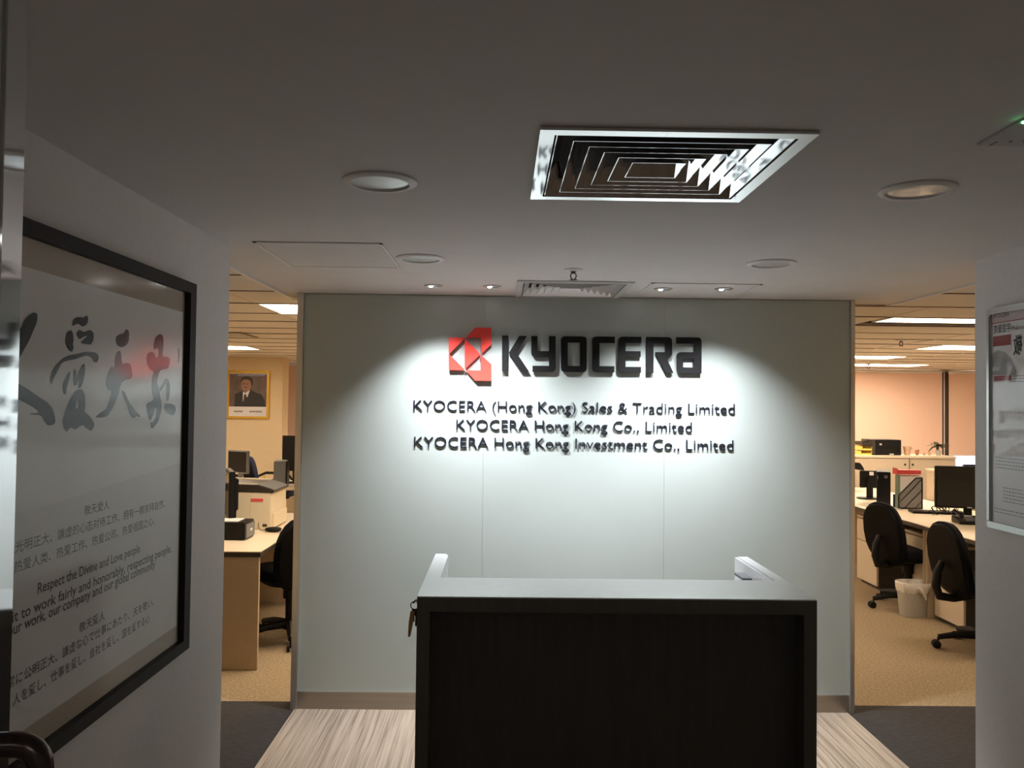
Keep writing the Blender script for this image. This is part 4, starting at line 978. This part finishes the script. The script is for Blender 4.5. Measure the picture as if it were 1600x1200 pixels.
tag(MBr.build('red_folder', 'folder_red'), 'red folder lying across the top of the papers in file holder', 'folder')
# monitor, keyboard, phone on right desk
c = atZ(1492, 803, ZT)
m4 = make_monitor(.50, .335); MY = atZ(1460, 790, ZT).y
A = atY(1460, 736, 6.95); B_ = atY(1520, 742, 6.5)
put(m4, (3.76, 6.60, ZT), math.radians(180-14), 'wide black monitor standing on the right desk above the keyboard', gm, 'monitor')
m5 = copy_tree(m4); put(m5, (4.10, 6.86, ZT), math.radians(180+6), 'black monitor just behind the right end of the wide black monitor', gm, 'monitor')
def keyboard(loc, rz, lab):
    r = empty('keyboard', loc, lab, 'keyboard'); r.rotation_euler = (0, 0, rz)
    MB().box(-.22, .22, -.08, .08, .001, .016).build('case', 'black_plastic', r, local=True, bevel=.004)
    k = MB()
    for i in range(14):
        for j in range(5): k.box(-.205+i*.0295, -.205+i*.0295+.024, -.065+j*.027, -.065+j*.027+.021, .016, .021)
    o = k.build('keys', 'edge_dark', r, local=True); o['kind'] = 'stuff'
keyboard(tuple(atZ(1465, 802, ZT)), math.radians(-12), 'black keyboard in front of the wide black monitor')
tp = atZ(1512, 818, ZT)
ph = empty('desk_phone', (tp.x, tp.y, ZT), 'black desk telephone at right end of the right desk', 'telephone', rz=math.radians(-10))
MB().prism([(-.09, .001), (.09, .001), (.09, .055), (-.09, .02)], lambda a_, b_, d_: Vector((d_, a_, b_)), -.09, .09).build('phone_base', 'black_plastic', ph, local=True, bevel=.004)
MB().tube([(-.075, -.09, .06), (-.078, -.07, .075), (-.078, .06, .092), (-.075, .09, .07)], [.016, .014, .014, .018], 8).build('handset', 'black_plastic', ph, True, local=True)
kk = MB()
for i in range(3):
    for j in range(4): kk.box(-.025+i*.026, -.007+i*.026, -.06+j*.026, -.044+j*.026, .022+j*.004, .040+j*.004)
o = kk.build('keypad', 'grey_plastic', ph, local=True)
MB().box(.0, .05, .05, .08, .045, .056).build('display', 'light_grey_plastic', ph, local=True)
tag(box('paper_note', 'folder_red', 3.62, 3.70, 6.22, 6.23, ZT+.001, ZT+.055), 'small red card under the right corner of the wide black monitor', 'card')
tag(box('sticky_note', 'paper_white', 3.44, 3.53, 5.62, 5.74, ZT+.0005, ZT+.004), 'small white paper by the telephone on the nearer right desk', 'paper')
# far end of right desk: monitor from behind, device, papers
p = atZ(1353, 780, ZT)
m6 = make_monitor(.17, .17, 'black_plastic', 'screen'); put(m6, (p.x+.05, p.y+.05, ZT-.0), math.radians(-8), 'dark grey screen back with white sticker left of black computer tower', gm, 'monitor')
MB().box(.0, .04, -.0245, -.0225, .235, .27).build('sticker', 'paper_white', m6, local=True)
p = atZ(1345, 772, ZT)
sc = empty('document_scanner', (p.x, p.y+.35, ZT), 'black boxy device with curved lid behind the grey screen near the sign wall', 'scanner')
zt_ = atY(1345, 722, p.y+.35).z
box('body', 'black_plastic', p.x-.3, p.x+.05, p.y+.25, p.y+.6, ZT+.001, zt_-.09, sc, bevel=.01)
MB().prism([(-.3, 0), (.10, 0), (.135, -.05), (.15, -.09), (.05, -.07), (-.3, -.07)], lambda a_, b_, d_: Vector((p.x+a_, p.y+d_, zt_+b_)), .24, .62).build('lid', 'black_plastic', sc, bevel=.006)
tag(box('paper_sheets', 'paper_white', RX0+.08, RX0+.30, 7.35, 7.62, ZT+.0005, ZT+.008), 'white sheets lying on farther right desk near its front edge', 'paper')
# cables
cb = MB()
for i in range(6):
    x0_ = 3.78+random.uniform(-.08, .12); y0_ = 7.0+random.uniform(-.1, .2); P_ = [(x0_, y0_, ZT+.004)]
    for k in range(6): P_.append((P_[-1][0]+random.uniform(-.05, .06), P_[-1][1]+random.uniform(-.04, .05), ZT+.006+random.uniform(0, .09)))
    cb.tube(P_, .004, 5)
o = cb.build('cable_tangle', 'black_plastic'); tag(o, 'tangle of black cables between file holder and wide black monitor', 'cables')
# far cabinets
YC = 9.55
zc_ = atY(1420, 712.5, YC).z
cx1 = atY(1494.5, 720, YC).x; xj = atY(1421, 720, YC).x
for x0_, x1_, lab in ((cx1-2.22, cx1-1.38, 'left low cabinet, mostly hidden by the sign wall edge, holding yellow trays'), (cx1-1.376, cx1, 'right low cabinet with sliding doors carrying the potted plants')):
    r = empty('low_cabinet', ((x0_+x1_)/2, YC+.2, 0), lab, 'cabinet', 'cream low cabinets under the blinds')
    box('carcass', 'drawer_face', x0_, x1_, YC+.02, YC+.42, .001, zc_-.025, r)
    box('top_board', 'office_laminate', x0_, x1_, YC, YC+.42, zc_-.025, zc_, r)
    mid = xj if x0_ < xj < x1_ else (x0_+x1_)/2
    box('door_joint', 'edge_dark', mid-.004, mid+.004, YC+.0005, YC+.002, .05, zc_-.03, r)
    for k, (a_, b_) in enumerate(((x0_+.015, mid), (mid+.002, x1_-.015))):
        dr_ = box('sliding_door', 'drawer_face', a_, b_, YC+.002+k*.006, YC+.012+k*.006, .05, zc_-.035, r)
        xk = b_-.05 if k == 0 else a_+.04
        MB().tube([(xk, YC-.003+k*.006, zc_-.10), (xk, YC+.004+k*.006, zc_-.10)], .013, 10).build('finger_pull', 'edge_dark', dr_)
# on the cabinets
def cy(px, py=711): return atY(px, py, YC+.15).x
ya = YC+.08
x0_, x1_ = atY(1363, 700, ya).x, atY(1408.5, 700, ya).x; zt_ = atY(1385, 687, ya).z
pk = empty('inkjet_printer', ((x0_+x1_)/2, ya, zc_), 'black printer on top of the far low cabinets', 'printer')
box('body', 'black_plastic', x0_+.04, x1_, ya, ya+.3, zc_+.001, zt_, pk, bevel=.006)
MB().prism([(x0_, zc_+.03), (x0_+.05, zc_+.001), (x0_+.05, zt_), (x0_, zt_)], lambda a_, b_, d_: Vector((a_, d_, b_)), ya+.01, ya+.29).build('side_cheek', 'edge_dark', pk)
box('output_slot', 'screen', x0_+.10, x1_-.03, ya-.003, ya+.001, zc_+.03, zc_+.09, pk); box('display', 'light_grey_plastic', x0_+.085, x0_+.11, ya-.004, ya, zt_-.065, zt_-.045, pk); box('name_plate', 'light_grey_plastic', x1_-.14, x1_-.09, ya-.004, ya, zc_+.008, zc_+.02, pk)
box('rear_support', 'edge_dark', x0_-.045, x0_+.03, ya+.1, ya+.2, zt_-.02, zt_-.012, pk)
xt0 = atY(1345, 700, ya).x; xt1 = x0_-.004
for i, (z0, m_, lab) in enumerate(((0, 'yellow', 'lower yellow letter tray left of far black printer'), (.055, 'yellow', 'upper yellow letter tray left of far black printer'), (.11, 'dark_brown', 'brown shallow basket on top of the yellow letter trays'))):
    r = empty('letter_tray', ((xt0+xt1)/2, ya, zc_+z0), lab, 'tray', 'stacked trays on the low cabinet')
    a_, b_ = xt0+(.03 if i == 2 else .015*i), xt1; H_ = .045
    MB().box(a_, b_, ya, ya+.25, zc_+z0+.001, zc_+z0+.006).box(a_, a_+.005, ya, ya+.25, zc_+z0+.006, zc_+z0+H_).box(b_-.005, b_, ya, ya+.25, zc_+z0+.006, zc_+z0+H_).box(a_, b_, ya+.245, ya+.25, zc_+z0+.006, zc_+z0+H_).box(a_, b_, ya, ya+.005, zc_+z0+.006, zc_+z0+(.022 if i < 2 else H_)).build('tray', m_, r)
def leaf_quad(mb, base, d, L, w, droop):
    d = d.normalized(); s = d.cross(Vector((0, 0, 1))).normalized()*w; pts = []
    for k in range(5):
        t_ = k/4; c_ = base+d*L*t_+Vector((0, 0, -droop*t_*t_)); ww = math.sin(PI*min(1, t_*.9+.08)); pts += [c_-s*ww, c_+s*ww+Vector((0, 0, .0005))]
    mb.add(pts, [(2*k, 2*k+1, 2*k+3, 2*k+2) for k in range(4)])
def plant(px, potw, poth, leaves, L, w, m_pot, m_leaf, lab, up_=.7, rim=True, stem=0):
    x = atY(px, 711, YC+.15).x; y = YC+.15; r = empty('potted_plant', (x, y, zc_), lab, 'plant')
    prof = [(potw*.62, .001), (potw*.95, poth*.8), (potw, poth*.8), (potw*1.05, poth), (potw*.9, poth), (potw*.85, poth*.9)]
    MB().lathe(prof, (x, y, zc_), 20, capt=True).build('pot', m_pot, r, True)
    mb = MB()
    if stem: mb.tube([(x, y, zc_+poth*.8), (x+.01, y, zc_+poth+stem)], .004, 5)
    for k in range(leaves):
        a_ = 2*PI*k/leaves*2.4; d = Vector((math.cos(a_), math.sin(a_)*.8, up_*random.uniform(.3, 1.3))); leaf_quad(mb, Vector((x, y, zc_+poth*.88+stem)), d, L*random.uniform(.7, 1.1), w, L*random.uniform(.1, .8))
    o = mb.build('foliage', m_leaf, r); o['kind'] = 'stuff'
plant(1417.5, .046, .105, 12, .065, .010, 'pot_pale', 'leaf_pale', 'pale clay pot with small wilted plant, just right of far black printer', .3)
plant(1433, .024, .06, 11, .045, .008, 'terracotta', 'terracotta', 'small terracotta pot with reddish succulent on the low cabinet', 1.0)
plant(1444, .02, .022, 10, .035, .006, 'pot_pale', 'leaf_pale', 'tiny pale succulent pot between terracotta pot and dark plant', .8)
plant(1452, .018, .03, 8, .03, .006, 'pot_pale', 'leaf_pale', 'second tiny pale succulent, nearer the dark drooping plant', .9)
plant(1466, .035, .06, 34, .15, .020, 'light_grey_plastic', 'leaf', 'dark leafy drooping plant beside the black window mullion', .5, stem=.06)
# far desk on the right, with phone and screens in front of the window
FD = 10.2; fx = atY(1462, 736, FD).x
fdz = ZT
fd = empty('office_desk', (fx+1.1, FD+.4, 0), 'distant desk in front of the bright window strip at the right', 'desk')
fx = cx1+.06
box('desktop', 'office_laminate', fx, fx+1.9, FD, FD+.8, fdz-.03, fdz, fd); box('end_panel', 'wood_panel', fx+.03, fx+.06, FD+.02, FD+.78, .002, fdz-.03, fd); box('end_panel', 'wood_panel', fx+1.84, fx+1.87, FD+.02, FD+.78, .002, fdz-.03, fd)
pa = atY(1508, 735, FD+.2)
dp = copy_tree(ph); put(dp, (pa.x, FD+.2, fdz), math.radians(40), 'dark distant telephone before the bright window strip', None, 'telephone')
m7 = copy_tree(m3); put(m7, (pa.x+.42, FD+.3, fdz), math.radians(190), 'distant screen at right end of the bright window strip', gm, 'monitor')
# low shelf top seen behind the wide monitor
s0 = atY(1458, 734.5, 8.0); s0.x = max(s0.x, RX0+.96); s1 = atY(1500, 737, 8.3)
sh = empty('back_shelf', (4.6, 8.0, 0), 'low shelf unit with pale top just behind the wide black monitor', 'shelf')
zsf = s0.z
box('shelf_top', 'office_laminate', s0.x, s0.x+1.2, 8.0, 8.22, zsf-.02, zsf, sh); box('side_board', 'drawer_face', s0.x+.01, s0.x+.03, 8.01, 8.21, .001, zsf-.02, sh); box('side_board', 'drawer_face', s0.x+1.17, s0.x+1.19, 8.01, 8.21, .001, zsf-.02, sh); box('back_board', 'drawer_face', s0.x+.03, s0.x+1.17, 8.19, 8.21, .001, zsf-.02, sh)
# chairs etc. done
